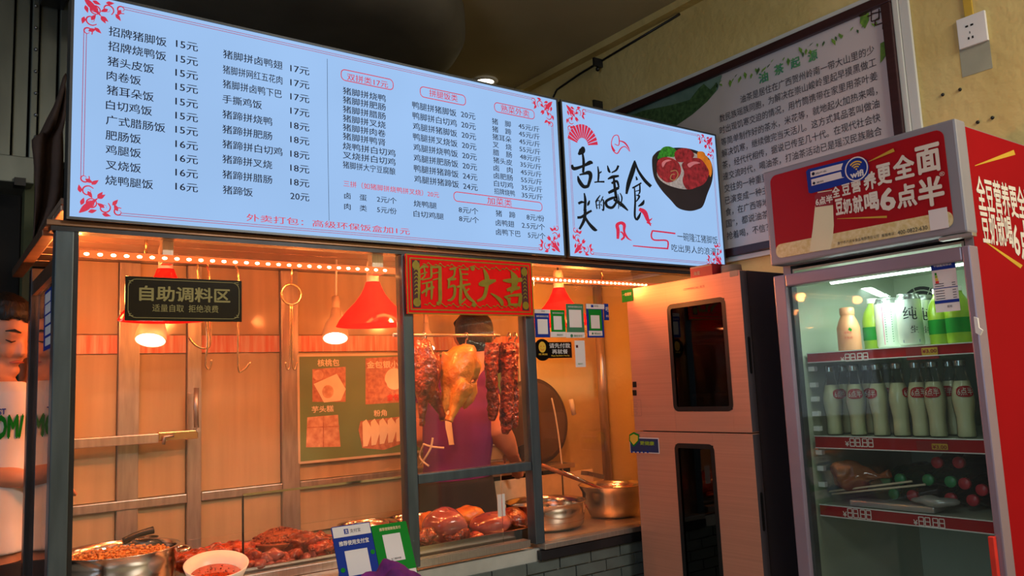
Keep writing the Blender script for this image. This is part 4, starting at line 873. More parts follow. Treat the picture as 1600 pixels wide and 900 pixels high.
# ---------------------------------------------------------------- hanging meats
mr = YP(2.37); mz = mr.pt(740, 524)[2]
tag(MB().tube([(px(655)+.005, 2.37, mz), (px(829), 2.37, mz)], .006, 10).build('meat_rail', 'steel_soft'), 'steel rod across the upper right window that the meats hang from', 'rail')
def shook(x, pl, y1, label):
    p = pl.pt(x, y1); a = V((p.x, 2.37, mz))
    tag(MB().tube(smooth([a+V((0, .009, -.004)), a+V((0, .006, .008)), a+V((0, -.008, .006)), a+V((0, -.009, -.012)), p+V((0, -.01, .02)), p+V((0, .0, -.002)), p+V((.0, .012, .006))]), .0025, 7).build('meat_hook', 'silver'), label, 'hook', 'hooks of the hanging meats')
CKP = YP(2.38); k = lambda x, y, dy=0: YP(2.38+dy).pt(630+x/3.214, 480+y/3.214)
q = MB()                                    # hanging chicken
q.loft([(k(312, 186), .015, .012), (k(308, 196), .04, .03), (k(295, 225), .055, .045), (k(280, 280), .064, .055), (k(272, 330), .062, .055), (k(262, 380), .055, .05), (k(255, 430), .04, .04), (k(250, 455), .015, .02)], 20)
q.tube([k(340, 250, -.02), k(362, 290, -.02), k(352, 345, -.01), k(330, 350, -.02)], [.022, .026, .02, .013], 12)
q.tube([k(225, 230, .01), k(205, 300, .02), k(200, 370, .01)], [.02, .02, .012], 10)
q.tube([k(300, 390, -.03), k(285, 430, -.035), k(262, 500, -.03), k(238, 560, -.03), k(232, 576, -.03)], [.042, .036, .018, .011, .014], 12)
q.tube([k(230, 400, 0), k(215, 470, 0), k(200, 530, 0), k(205, 572, 0)], [.03, .02, .012, .014], 12)
q.tube([k(325, 385, .01), k(338, 430, .01), k(320, 480, .01), k(303, 512, .01)], [.03, .026, .018, .006], 12)
q2 = q; o = organic(q, .005, 'hanging_chicken', 'chicken', None, 3, origin=k(300, 190)); rough(o, .003, 30); tag(o, 'pale yellow plucked chicken hanging by the window rod', 'meat', 'meats hanging in the window')
shook(630+310/3.214, CKP, 480+192/3.214, 'steel hook at the top of the hanging yellow chicken')
q = MB()
q.loft([(k(105, 165), .02, .02), (k(100, 200), .03, .03), (k(115, 260), .045, .04), (k(118, 330), .048, .045), (k(112, 400), .042, .04), (k(105, 460), .02, .03)], 18)
q.tube([k(150, 230), k(168, 300), k(165, 380)], [.02, .02, .012], 10); q.tube([k(120, 400), k(160, 460), k(190, 530), k(205, 565)], [.034, .024, .012, .014], 12); q.tube([k(100, 430), k(98, 520), k(93, 600)], [.024, .014, .01], 10); q.tube([k(95, 165), k(88, 200), k(85, 260)], [.02, .014, .012], 10)
o = organic(q, .005, 'hanging_duck', 'duck', None, 2, origin=k(105, 165)); rough(o, .0035, 40); tag(o, 'dark brown roast duck hanging at the left of the upper right window', 'meat', 'meats hanging in the window')
shook(630+100/3.214, CKP, 480+172/3.214, 'steel hook at the top of the hanging brown duck')
def strip(pts, rs, label, seed):
    P = smooth([k(*p) for p in pts], 8); n = len(P); q = MB(); R2 = []
    for i in range(n): a = i/(n-1)*(len(rs)-1); j = min(int(a), len(rs)-2); R2.append((rs[j]*(1-(a-j)) + rs[j+1]*(a-j))*(1+.22*noise.noise(V((i*.9, seed, 0)))))
    q.tube(P, R2, 18, flat=.75); o = organic(q, .0035, 'pork_strip', 'pork', None, 1, origin=P[0]); rough(o, .0045, 50); tag(o, label, 'meat', 'meats hanging in the window')
strip([(445, 178), (443, 300), (448, 430), (452, 520), (445, 570)], [.024, .026, .021, .022, .008], 'long dark roast pork strip hanging right beside the chicken', 1)
strip([(525, 175), (528, 300), (520, 430), (522, 560), (510, 640)], [.025, .030, .022, .030, .010], 'longest knobbly roast pork strip, hanging second from the right', 4)
strip([(555, 178, .02), (552, 300, .02), (560, 420, .02), (560, 520, .02), (562, 610, .02)], [.018, .02, .014, .016, .008], 'thin roast pork strip at the far right of the hanging meats', 7)
strip([(482, 182, .03), (485, 260, .03), (480, 330, .03)], [.015, .02, .008], 'short piece of roast pork behind the two long strips', 9)
for x, lb in ((445, 'steel hook of the pork strip beside the chicken'), (525, 'steel hook of the longest pork strip'), (556, 'steel hook of the thin pork strip at the right')): shook(630+x/3.214, CKP, 480+186/3.214, lb)

# ================================================================ people
def head_mesh(q, c0, R, s=1.):
    f = lambda a, b, cc: c0 + R @ V((a*s, b*s, cc*s)); vs = []; seg, ring = 28, 20
    for i in range(ring+1):
        t = math.pi*i/ring
        for k_ in range(seg):
            a = 2*math.pi*k_/seg; x, y, z = math.sin(t)*math.cos(a), math.sin(t)*math.sin(a), math.cos(t)
            w = .078*(1 - .22*max(0, -z)**1.3); dd = .098*(1-.12*max(0, -z)*(y < 0)); hh_ = .118
            if y > 0: dd *= 1 - .06*max(0, .3-abs(z-.1))
            vs.append(f(x*w, y*dd, z*hh_))
    q.add(vs, [(i*seg+k_, (i+1)*seg+k_, (i+1)*seg+(k_+1) % seg, i*seg+(k_+1) % seg) for i in range(ring) for k_ in range(seg)], True)
    q.tube([f(0, .088, .012), f(0, .104, -.012), f(0, .112, -.028), f(0, .096, -.036)], [.008*s, .011*s, .014*s, .01*s], 10)
    for e in (-1, 1):
        q.ball(f(e*.012, .098, -.031), .009*s, 8, 6); q.ball(f(e*.03, .08, -.03), (.024*s, .02*s, .02*s), 10, 8)
        q.tube([f(e*.012, .092, .028), f(e*.045, .082, .028)], .009*s, 8); q.ball(f(e*.031, .079, .008), .0135*s, 10, 8)
        q.tube([f(e*.076, -.005, .02), f(e*.086, -.012, .008), f(e*.08, -.006, -.02)], [.009*s, .011*s, .006*s], 8)
    q.ball(f(0, .08, -.06), (.026*s, .018*s, .014*s), 10, 8); q.ball(f(0, .072, -.095), (.03*s, .024*s, .02*s), 10, 8)
    return f
def face(f, par, s=1.):
    for e in (-1, 1):
        MB().tube([f(e*.016, .0925, .006), f(e*.03, .0935, .002), f(e*.045, .086, .007)], [.0012*s, .0028*s, .0012*s], 6).build('eye', 'hair', par)
        MB().tube([f(e*.012, .1005, .034), f(e*.03, .0955, .040), f(e*.05, .083, .034)], [.002*s, .004*s, .0015*s], 6).build('eyebrow', 'hair', par)
    MB().tube([f(-.022, .0945, -.062), f(0, .1015, -.058), f(.022, .0945, -.062)], [.002*s, .0055*s, .002*s], 8).build('mouth', 'lip', par)
def hair(f, R, c0, s, par, low=-.05):
    q = MB(); q.ball(f(0, -.022, .032), (.085*s, .092*s, .098*s), 22, 14, .05, 30, R); q.ball(f(0, -.045, -.0), (.078*s, .065*s, .085*s), 18, 12, .05, 30, R)
    for k_ in range(15):
        a = -1.3 + 2.6*k_/14; q.tube([f(math.sin(a)*.05, .03+math.cos(a)*.02, .118), f(math.sin(a)*.08, math.cos(a)*.078, .085+.006*math.sin(k_*3)), f(math.sin(a)*.082, math.cos(a)*.09-.002, .064+.008*math.sin(k_*5))], [.014*s, .012*s, .003*s], 6)
    organic(q, .006, 'hair', 'hair', par, 1)
def hand(q, w, d, up, s=1., curl=.5):       # wrist point, direction, palm-up normal
    d = V(d).normalized(); n = V(up).normalized(); sd = d.cross(n).normalized()
    q.obox(w + d*.045*s, d*.045*s, sd*.038*s, n*.012*s)
    for i, (o_, l) in enumerate(((-.028, .062), (-.01, .07), (.01, .066), (.028, .052))):
        a = w + d*.088*s + sd*o_*s; b = a + (d*math.cos(curl*.5) - n*math.sin(curl*.5))*l*.5*s; e = b + (d*math.cos(curl*1.6) - n*math.sin(curl*1.6))*l*.5*s
        q.tube([a-d*.01, b, e], [.0095*s, .009*s, .007*s], 8)
    a = w + d*.02*s - sd*.032*s; b = a + (d*.7 - sd*.7)*.04*s - n*.01; q.tube([a, b, b + (d*.9 - n*.4)*.03*s], [.012*s, .011*s, .008*s], 8)
# --- vendor in purple, seen from behind
W = YP(2.78); w = lambda x, y, dy=0: YP(2.78+dy).pt(x, y)
base = V((w(712, 640).x, 2.78, 0)); WOM = thing('person', 'woman in a purple shirt and black apron chopping behind the hanging meats', 'person', base)
hipc = V((base.x-.01, 2.76, .86)); axx = V((.97, .22, 0)).normalized(); ayy = V((-.22, .97, 0)).normalized()
def tl_(rows, q, g=0.): q.loft([(V((base.x+a, 2.78+b, z_)), rx+g, ry+g, axx, ayy) for a, b, z_, rx, ry in rows], 24)
tor = [(-.02, -.01, .80, .165, .12), (-.02, -.01, .90, .172, .125), (-.015, 0, .99, .155, .11), (0, .0, 1.08, .148, .105), (.01, .0, 1.18, .160, .112), (.02, .0, 1.28, .168, .11), (.03, .0, 1.35, .155, .09), (.035, 0, 1.385, .10, .07), (.04, 0, 1.41, .06, .055)]
q = MB(); tl_(tor, q, -.006)
hc_ = w(741, 530, .03); RH = (Matrix.Rotation(-.5, 3, 'Z') @ Matrix.Rotation(-.3, 3, 'X'))
q.tube([V((base.x+.04, 2.78, 1.36)), hc_ - V((0, .02, .06))], [.05, .052], 14); f = head_mesh(q, hc_, RH, .95)
for s in (-1, 1): q.tube([V((base.x-.02+s*.08, 2.77, .88)), V((base.x-.02+s*.09, 2.77, .48)), V((base.x-.02+s*.09, 2.78, .06))], [.085, .06, .042], 14); q.ball((base.x-.02+s*.09, 2.82, .035), (.045, .11, .034), 12, 8)
sh, el, wr = w(751, 600), w(779, 672, -.07), w(800, 706, -.02)
q.ball(sh, .055, 12, 9); q.tube([sh, (sh+el)/2 + V((.004, -.004, 0)), el, (el*.5+wr*.5), wr], [.054, .053, .050, .045, .029], 14); hand(q, wr, (wr-el) + V((0, .02, -.03)), (0, -.3, 1), .92, .9)
sh2 = w(676, 600, .02); el2 = w(650, 680, .08); wr2 = w(700, 715, .17)
q.tube([sh2, el2, wr2], [.048, .042, .028], 12); hand(q, wr2, (1, .3, -.2), (0, 0, 1), .92, .9)
organic(q, .009, 'body', 'skin', WOM, 2)
q = MB(); tl_(tor[1:-1], q, .006)
q.ball(sh, .066, 14, 10); q.tube([sh, sh + (el-sh)*.2, sh + (el-sh)*.34], [.066, .064, .062], 16); q.ball(sh2, .06, 12, 9); q.tube([sh2, sh2 + (el2-sh2)*.4], [.06, .056], 14)
organic(q, .01, 'shirt', 'purple', WOM, 1)
q = MB(); tl_([(-.02, -.01, .3, .19, .14), (-.02, -.01, .6, .185, .135), (-.018, -.01, .9, .182, .133), (-.012, -.004, 1.03, .162, .118)], q, .008); organic(q, .012, 'apron', 'apron', WOM, 1)
for s in (-1, 1): MB().tube([V((base.x-.02+s*.09, 2.77, .62)), V((base.x-.02+s*.09, 2.78, .10))], [.078, .056], 14).build('trouser_leg', 'jeans', WOM); MB().ball((base.x-.02+s*.09, 2.82, .034), (.05, .125, .036), 12, 8).build('shoe', 'black', WOM)
hair(f, RH, hc_, .95, WOM)
face(f, WOM, .95)
def onback(x, y, g=.004): 
    p = w(x, y); rx = .158; dx = (p.x-base.x-.01)/(rx+.02); yy = 2.78 - (.118)*math.sqrt(max(0, 1-dx*dx)) - g; return YP(yy).pt(x, y)
q = MB(); pts = [onback(697, 612, .012), onback(698, 640, .012), onback(700, 668, .012), onback(706, 695, .012)]
q.add([p + V((s*.011, 0, 0)) for p in pts for s in (-1, 1)], [(2*i, 2*i+1, 2*i+3, 2*i+2) for i in range(3)]); q.prism([pts[0]+V((-.011, .002, 0)), pts[0]+V((.011, .002, 0)), pts[3]+V((.011, .002, 0)), pts[3]+V((-.011, .002, 0))], (0, .002, 0)); q.build('apron_strap', 'strap', WOM)
for pp in ([(694, 700), (675, 698), (662, 694)], [(676, 684), (673, 700), (664, 716), (657, 726)], [(662, 694), (656, 712), (662, 722), (670, 728)]): MB().tube(smooth([onback(*p, .014) for p in pp]), .004, 6).build('apron_tie', 'strap', WOM)
# --- young man at the left
m_ = lambda x, y, dy=0: YP(2.98+dy).pt(x, y)
hd = m_(7, 523); mb_ = V((m_(-52, 700).x, 2.98, 0)); MAN = thing('person', 'young man in a white t-shirt with green letters at the far left', 'person', mb_)
q = MB(); az = V((.93, -.36, 0)).normalized(); bz_ = V((.36, .93, 0)).normalized()
def mt(rows, q, g=0.): q.loft([(V((m_(x, y, dy).x, 2.98+dy, m_(x, y, dy).z)), rx+g, ry+g, az, bz_) for x, y, dy, rx, ry in rows], 24)
mtor = [(-58, 930, .02, .155, .115), (-56, 880, .02, .16, .115), (-54, 820, .02, .155, .11), (-52, 760, .015, .160, .11), (-48, 700, .01, .175, .118), (-44, 650, 0, .185, .118), (-36, 615, 0, .165, .095), (-26, 598, 0, .10, .07), (-14, 588, 0, .062, .06)]
mt(mtor, q, -.006)
RM = Matrix.Rotation(math.radians(-154), 3, 'Z') @ Matrix.Rotation(math.radians(-20), 3, 'X')
q.tube([m_(-20, 610), m_(-4, 570)], [.058, .056], 16); f = head_mesh(q, hd, RM, 1.)
s1, e1, w1 = m_(-110, 640, -.03), m_(-95, 735, -.08), m_(40, 748, -.10)
q.ball(s1, .06, 12, 9); q.tube([s1, e1], [.056, .047], 14); q.tube([e1, e1*.6+w1*.4, w1], [.047, .043, .027], 14); hand(q, w1, (1, .1, -.25), (0, 0, 1), 1., .5)
s2, e2, w2 = m_(18, 640, .05), m_(28, 735, .10), m_(40, 600, .16)
q.tube([s2, e2], [.05, .045], 14); q.tube([e2, w2], [.045, .028], 14); hand(q, w2, (.05, -.1, 1), (-1, -.3, 0), .95, .5)
for s in (-1, 1): hp = V((m_(-58, 900).x, 3.0, .9)) + az*s*.085; q.tube([hp, hp - V((0, 0, .42)), hp - V((0, 0, .85))], [.085, .06, .042], 14)
organic(q, .007, 'body', 'skin', MAN, 2)
face(f, MAN); hair(f, RM, hd, 1.0, MAN)
q = MB(); mt([(-58, 868, .02, .165, .12)] + mtor[2:-1], q, .010); q.ball(s1, .078, 14, 10); q.tube([s1, s1*.45+e1*.55], [.076, .078], 16); q.ball(s2, .066, 12, 9); q.tube([s2, s2*.55+e2*.45], [.066, .066], 14)
shirt = organic(q, .008, 'tshirt', 'tee', MAN, 2)
from mathutils.bvhtree import BVHTree
bv = BVHTree.FromPolygons([v.co + mb_ for v in shirt.data.vertices], [tuple(p.vertices) for p in shirt.data.polygons])
def drape(pl):
    def fn(a, b):
        p = pl.w(a, b); d = (p-EYE).normalized(); hit = bv.ray_cast(EYE, d)
        return (hit[0] - d*.004) if hit[0] else p
    return fn
dp = YP(2.84)
def teetxt(s_, x0, y0, x1, h, b, m, nm):
    a0, bc = dp.uv(x0, y0); a1 = dp.uv(x1, y0)[0]; hh_ = dp.uv(x0, y0-h/2)[1]-dp.uv(x0, y0+h/2)[1]
    MB().txt(dp, s_, a0, bc, a1, hh_, b, uv=True, fn=drape(dp)).build(nm, m, MAN, kind='stuff')
teetxt('BEST', -14, 644, 9, 9, .03, 'blue', 'blue_lettering'); teetxt('OM/', -8, 668, 36, 34, .05, 'green', 'green_lettering')
for s in (-1, 1):
    hp = V((m_(-58, 900).x, 3.0, .92)) + az*s*.08; MB().tube([hp, hp - V((0, 0, .42)), hp - V((0, 0, .86))], [.1, .078, .06], 16).build('trouser_leg', 'jeans', MAN); MB().ball(hp - V((.0, .05, .885)), (.05, .13, .034), 12, 8).build('shoe', 'white', MAN)
# ================================================================ payment cards and stickers on the right glass
G = YP(YS+.0148)
def card(name, label, rect, body, cat='sticker', grp=None):
    x0, y0, x1, y1 = rect; t = thing(name, label, cat, G.pt((x0+x1)/2, y1), grp)
    MB().plate(G, x0, y0, x1, y1, .001, 0).build('sheet', body, t); return t
z8 = lambda x, y: (830+x/7.98, 470+y/7.98)
def zone(t, a, b, m, nm='white_area', lift=.0006): MB().plate(G, *z8(*a), *z8(*b), .0004, lift).build(nm, m, t)
def ctx(t, rows, m, nm='lettering'):
    q = MB()
    for s_, x, y, x1, h in rows: q.txt(G, s_, *z8(x, y), z8(x1, 0)[0], h/7.98, .01, lift=.0014)
    q.build(nm, m, t, kind='stuff')
GR = 'payment stickers on the right glass'
t = card('payment_sticker', 'blue payment sticker, leftmost of the upper row beside the banner', (*z8(38, 105), *z8(237, 457)), 'blue2', grp=GR)
zone(t, (40, 107), (235, 158), 'paper', 'white_header'); zone(t, (76, 228), (210, 415), 'paper'); ctx(t, [('支付宝', 122, 130, 165, 16)], 'ink'); ctx(t, [('推荐使用支付宝', 62, 192, 210, 24)], 'paper')
t = card('payment_sticker', 'bright green payment sticker, second from the left in the upper row', (*z8(239, 110), *z8(434, 455)), 'green', grp=GR)
zone(t, (240, 387), (433, 454), 'paper', 'white_footer'); zone(t, (275, 190), (385, 362), 'paper'); ctx(t, [('推荐使用微信支付', 262, 152, 398, 20)], 'paper'); ctx(t, [('微信支付', 318, 426, 392, 24)], 'green2')
t = card('payment_sticker', 'tall dull green payment sticker, third and largest of the upper row', (*z8(430, 35), *z8(670, 462)), 'green2', grp=GR)
zone(t, (432, 392), (668, 461), 'paper', 'white_footer'); zone(t, (468, 110), (632, 332), 'paper'); ctx(t, [('推荐使用微信支付', 455, 73, 630, 22)], 'paper'); ctx(t, [('微信支付', 530, 437, 635, 28)], 'green2')
MB().disc(G, *z8(503, 436), .006, .0014).build('round_logo', 'green2', t)
t = card('payment_sticker', 'payment sticker with white top and blue rim around green, right of the row', (*z8(680, 36), *z8(914, 458)), 'blue2', grp=GR)
zone(t, (682, 38), (912, 104), 'paper', 'white_header'); zone(t, (712, 106), (886, 372), 'green', 'green_area'); zone(t, (718, 374), (888, 436), 'paper', 'white_footer'); zone(t, (738, 180), (856, 346), 'paper', 'white_area', .0012)
ctx(t, [('支付宝', 782, 66, 832, 22)], 'ink'); ctx(t, [('微信支付', 786, 408, 862, 24)], 'green2'); MB().disc(G, *z8(764, 408), .004, .0014).build('round_logo', 'green2', t); zone(t, (742, 50), (774, 82), 'blue2', 'square_logo', .0012)
t = card('payment_sticker', 'narrow blue sticker cut off beside the cabinet edge', (*z8(902, 35), *z8(972, 242)), 'blue2', grp=GR)
ctx(t, [('吧', 925, 105, 962, 55), ('的', 932, 190, 960, 30)], 'paper')
t = card('payment_sticker', 'pale grey upright sticker below the others, beside the black pay-first sign', (*z8(540, 495), *z8(682, 825)), 'paper', grp=GR)
zone(t, (556, 552), (584, 586), 'maroon', 'square_logo'); ctx(t, [('微信支付', 582, 786, 640, 18)], 'green')
t = thing('pay_first_sign', 'black sticker with a yellow smiling face asking to pay first', 'sticker', G.pt(870, 560))
MB().plate(G, *z8(200, 515), *z8(510, 710), .001).build('sheet', 'signblack', t, bev=.0)
r_ = (G.uv(*z8(265, 612))[0]-G.uv(*z8(140, 612))[0])*.85
MB().disc(G, *z8(140, 612), r_, .0006, 32, d=.0012).build('round_sheet', 'signblack', t)
MB().disc(G, *z8(136, 578), r_*.42, .0012, 28, ry=r_*.5).build('yellow_face', 'yellow', t)
q = MB()
for x in (118, 154): q.disc(G, *z8(x, 568), r_*.05, .0018, 8)
q.ribbon(G, [(*z8(112, 600), .5), (*z8(136, 614), .7), (*z8(160, 600), .5)], .0018); q.build('face_marks', 'crimson', t, kind='stuff')
ctx(t, [('请先付款', 222, 560, 482, 62), ('再就餐', 258, 634, 452, 58)], 'paper'); ctx(t, [('Please Pay Before You Eat', 250, 688, 474, 24), ('笑满面', 90, 668, 200, 24)], 'yellow', 'yellow_lettering')
t = thing('green_tag', 'small green label stuck beside the top left corner of the tall cabinet', 'label', XP(2.0985).pt(979, 470))
CG = XP(2.0975); MB().plate(CG, 971, 454, 989, 470, .001).build('sheet', 'green', t); MB().txt(CG, '一级能效', 973, 461, 987, 5, lift=.0014).build('lettering', 'fr_cream', t, kind='stuff')
# blue-white paper on the side glass near the man
SG = XP(XL+.0115); t = tag(MB().plate(SG, 70, 457, 80, 543, .001).build('side_sticker', 'blue2'), 'blue and white upright sticker on the side glass beside the young man', 'sticker')
q = MB()
for k in range(5): q.plate(SG, 71, 461+k*17, 79, 469+k*17, .0004, .0006)
q.build('white_patch', 'paper', t, kind='stuff')

# ---------------------------------------------------------------- payment stands and rag on the ledge
def stand(name, label, px4, zb_, body):
    TLp, TRp = px4; pl = Pl((0, 2.055, .8015), (1, 0, 0), (0, .40, .917)); u0, v0 = pl.uv(*TLp); u1, _ = pl.uv(*TRp)
    t = thing(name, label, 'sign', pl.w((u0+u1)/2, 0), 'payment stands on the ledge')
    MB().rrect(pl, u0, v0, u1, .0, .004, lift=0, uv=True, d=.003).build('plate', body, t)
    a = pl.w(u0+.012, v0*.6, -.004); b = pl.w(u1-.012, v0*.6, -.004)
    MB().prism([a, b, V((b.x, b.y+.055, .8015)), V((a.x, a.y+.055, .8015))], (0, .002, 0)).build('back_foot', 'white', t)
    return t, pl, u0, u1, v0
t, pl, u0, u1, v0 = stand('payment_stand', 'blue and white payment stand on the ledge behind the purple rag', ((517, 824), (577.5, 815.5)), 0, 'blue2'); w_ = u1-u0
f = lambda a, b: (u0+a*w_, v0-b*w_)
MB().plate(pl, *f(.02, .02), *f(.98, .27), .0004, .0006, True).build('white_header', 'paper', t); MB().plate(pl, *f(.22, .60), *f(.80, 1.18), .0004, .0006, True).build('white_area', 'paper', t)
MB().txt(pl, '支付宝', f(.45, 0)[0], f(0, .15)[1], f(.72, 0)[0], .09*w_, .01, uv=True).build('dark_lettering', 'ink', t, kind='stuff')
MB().plate(pl, *f(.30, .09), *f(.41, .21), .0004, .001, True).build('square_logo', 'blue2', t); MB().txt(pl, '支', f(.32, 0)[0], f(0, .15)[1], f(.39, 0)[0], .09*w_, .02, lift=.0016, uv=True).build('logo_mark', 'paper', t)
MB().txt(pl, '推荐使用支付宝', f(.12, 0)[0], f(0, .42)[1], f(.88, 0)[0], .11*w_, .03, uv=True).build('white_lettering', 'paper', t, kind='stuff')
for a, b in ((.92, .72), (.10, 1.02)): MB().disc(pl, *f(a, b), .055*w_, .001, 18, uv=True).build('green_dot', 'green', t)
t, pl, u0, u1, v0 = stand('payment_stand', 'green payment stand with a white square, beside the steel post', ((579.5, 822), (634, 812)), 0, 'green'); w_ = u1-u0
MB().plate(pl, *f(.25, .27), *f(.75, .95), .0004, .0006, True).build('white_area', 'paper', t); MB().plate(pl, *f(.02, 1.2), *f(.98, 1.5), .0004, .0006, True).build('white_footer', 'paper', t)
MB().txt(pl, '推荐使用微信支付', f(.2, 0)[0], f(0, .13)[1], f(.8, 0)[0], .08*w_, .02, uv=True).build('white_lettering', 'fr_cream', t, kind='stuff')
MB().txt(pl, '微信支付', f(.35, 0)[0], f(0, 1.3)[1], f(.8, 0)[0], .11*w_, .01, lift=.0014, uv=True).build('dark_lettering', 'ink', t, kind='stuff')
MB().txt(pl, '扫二维码付款', f(.36, 0)[0], f(0, .89)[1], f(.64, 0)[0], .05*w_, .0, lift=.0014, uv=True).build('dark_lettering', 'ink', t, kind='stuff')
rp = YP(2.0).pt(588, 906); rz0 = YP(2.0).pt(588, 880)[2]; q = MB(); n = 26
vs = []; fs = []
for i in range(n):
    for j in range(n):
        a, b = i/(n-1)*2-1, j/(n-1)*2-1; r = math.hypot(a, b); e = max(0, 1-r**3)
        z_ = .802 + .010 + (rz0-.812)*e**.5*(.78+.35*noise.noise(V((a*1.9, b*1.9, 3)))) + .016*abs(math.sin(a*7+b*3+2*noise.noise(V((a, b, 1))))) * (1-r*.4)
        vs.append(V((rp.x + .012 + a*.135 + .02*noise.noise(V((a*2, b*2, 7))), 1.985 + b*.055, max(z_, .803))))
for i in range(n-1):
    for j in range(n-1): fs.append((i*n+j, (i+1)*n+j, (i+1)*n+j+1, i*n+j+1))
q.add(vs, fs, True); o = q.build('rag', 'cloth'); tag(o, 'crumpled purple rag on the ledge in front of the payment stands', 'cloth')
o.modifiers.new('thickness', 'SOLIDIFY').thickness = .003

# ================================================================ tall disinfection cabinet
CP = XP(XF)
Yn, Yf = CP.pt(1155, 422)[1], CP.pt(978, 453)[1]; zt = CP.pt(1100, 431)[2]; zs = CP.pt(1075, 675)[2]
DP = YP(Yn); dx = DP.pt(1166, 424)[0]
CB = thing('tall_cabinet', 'tall steel cabinet with two dark glass doors beside the drinks fridge', 'cabinet', ((XF+XW)/2, (Yn+Yf)/2, 0))
xb_ = XW-.03; x2 = dx+.008
q = MB(); q.box(x2, Yn+.004, .06, xb_, Yn+.024, zt); q.box(x2, Yf-.02, .06, xb_, Yf, zt); q.box(xb_-.02, Yn+.0245, .06, xb_, Yf-.0205, zt); q.box(x2, Yn+.0245, zt-.02, xb_-.0205, Yf-.0205, zt); q.box(x2, Yn+.0245, .06, xb_-.0205, Yf-.0205, .08); q.box(x2, Yn+.0245, zs-.01, xb_-.0205, Yf-.0205, zs+.01)
q.build('carcass', 'cab_side', CB)
for a in (Yn+.05, Yf-.05):
    for b in (x2+.05, xb_-.05): MB().lathe([(0, 0), (.02, 0), (.016, .059), (0, .059)], (b, a, 0), 12).build('foot', 'black', CB)
def cdoor(z0, z1, wa, wb, nm):
    ya, yb = CP.pt(*wa)[1], CP.pt(*wb)[1]; za, zb_ = CP.pt(*wa)[2], max(z0+.07, CP.pt(*wb)[2]) # far/left-top, near/right-bottom
    q = MB(); q.box(XF, ya, z0, dx-.001, Yf-.002, z1); q.box(XF, Yn, z0, dx-.001, yb, z1); q.box(XF, yb+.0003, za, dx-.001, ya-.0003, z1); q.box(XF, yb+.0003, z0, dx-.001, ya-.0003, zb_)
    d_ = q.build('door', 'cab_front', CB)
    MB().box(XF+.004, yb+.001, zb_+.001, XF+.010, ya-.001, za-.001).build('glass', 'glass_dark', d_)
    MB().rrect(Pl((XF, 0, 0), (0, -1, 0), (0, 0, 1)), -ya-.004, za+.004, -yb+.004, zb_-.004, .022, .016, lift=.0006, uv=True).build('window_border', 'black', d_)
    MB().box(XF+.001, Yn-.0015, z0+.002, dx-.002, Yn-.0003, z1-.002).build('edge_strip', 'cab_side', d_)
    return d_, ya, yb, za, zb_
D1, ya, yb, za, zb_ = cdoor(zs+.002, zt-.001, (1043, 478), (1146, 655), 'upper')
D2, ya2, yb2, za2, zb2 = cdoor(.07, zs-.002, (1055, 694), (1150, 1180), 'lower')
for D, z_ in ((D1, DP.pt(1160, 555)[2]), (D2, DP.pt(1188, 800)[2])):
    h_ = .052; hx = (XF+dx)/2
    pts = [V((hx + math.cos(a)*.0065, Yn-.0022, z_ + math.sin(a)*.0065 + (h_ if math.sin(a) > 0 else -h_))) for a in [k*math.pi/8+.01 for k in range(16)]]
    MB().prism(pts, (0, .0006, 0)).build('handle_slot', 'black', D)
q = 0
for z_ in (za-.075, za-.13, zb_+.045, za2-.22, za2-.38, za2-.55):
    t_ = MB().tube([(x2+.04, Yn+.03, z_), (x2+.04, Yf-.025, z_)], .004, 6)
    for k in range(9): t_.tube([(x2+.03, Yn+.06+k*.05, z_+.005), (xb_-.03, Yn+.06+k*.05, z_+.005)], .002, 5)
    t_.build('wire_rack', 'silver', CB)
CS = XP(XF)
for y in (601, 614): MB().plate(CS, 988.5, y-4.5, 995, y+4, .0004, .0012).build('display_square', 'black', D1)
q = MB(); q.rrect(CS, 986, 625, 1003, 650, .003, .0006, lift=.001); 
for y in (628, 635.5, 643): q.rrect(CS, 990, y, 996, y+5, .001, .0005, lift=.001)
q.build('button_outline', 'cab_side', D1)
MB().txt(CS, 'COMMERCIAL 商用', 1068, 452.5, 1101, 4.5, .0, lift=.001).build('lettering', 'cab_side', D1, kind='stuff')
MB().plate(CS, 1140, 424, 1153, 431, .0006, .0012).build('corner_label', 'carton', D1)
t = thing('shield_sticker', 'dark sticker with a green shield at the left of the cabinet between its doors', 'sticker', CS.pt(1005, 710))
MB().plate(CS, 984, 683, 1031, 709, .0008, .0018).build('white_edge', 'paper', t); MB().plate(CS, 985, 684.5, 1030, 707.5, .0004, .0023).build('sheet', mat('navy_print', '1a2f5e', .4), t)
MB().poly(CS, [(984, 679), (991, 675), (999, 679), (999, 689), (991, 698), (984, 689)], lift=.0028).build('shield', 'green', t)
MB().poly(CS, [(985.5, 681), (991, 678), (997.5, 681), (997.5, 688), (991, 695), (985.5, 688)], lift=.0033).build('shield_face', 'yellow', t)
q = MB(); q.txt(CS, '更健康', 1001, 692, 1023, 6, .02, lift=.003); q.build('lettering', 'lime', t, kind='stuff')
for k in range(5): MB().disc(CS, 988+k*6.2, 706, .0045, .003, 12).build('blue_dot', 'blue2', t)
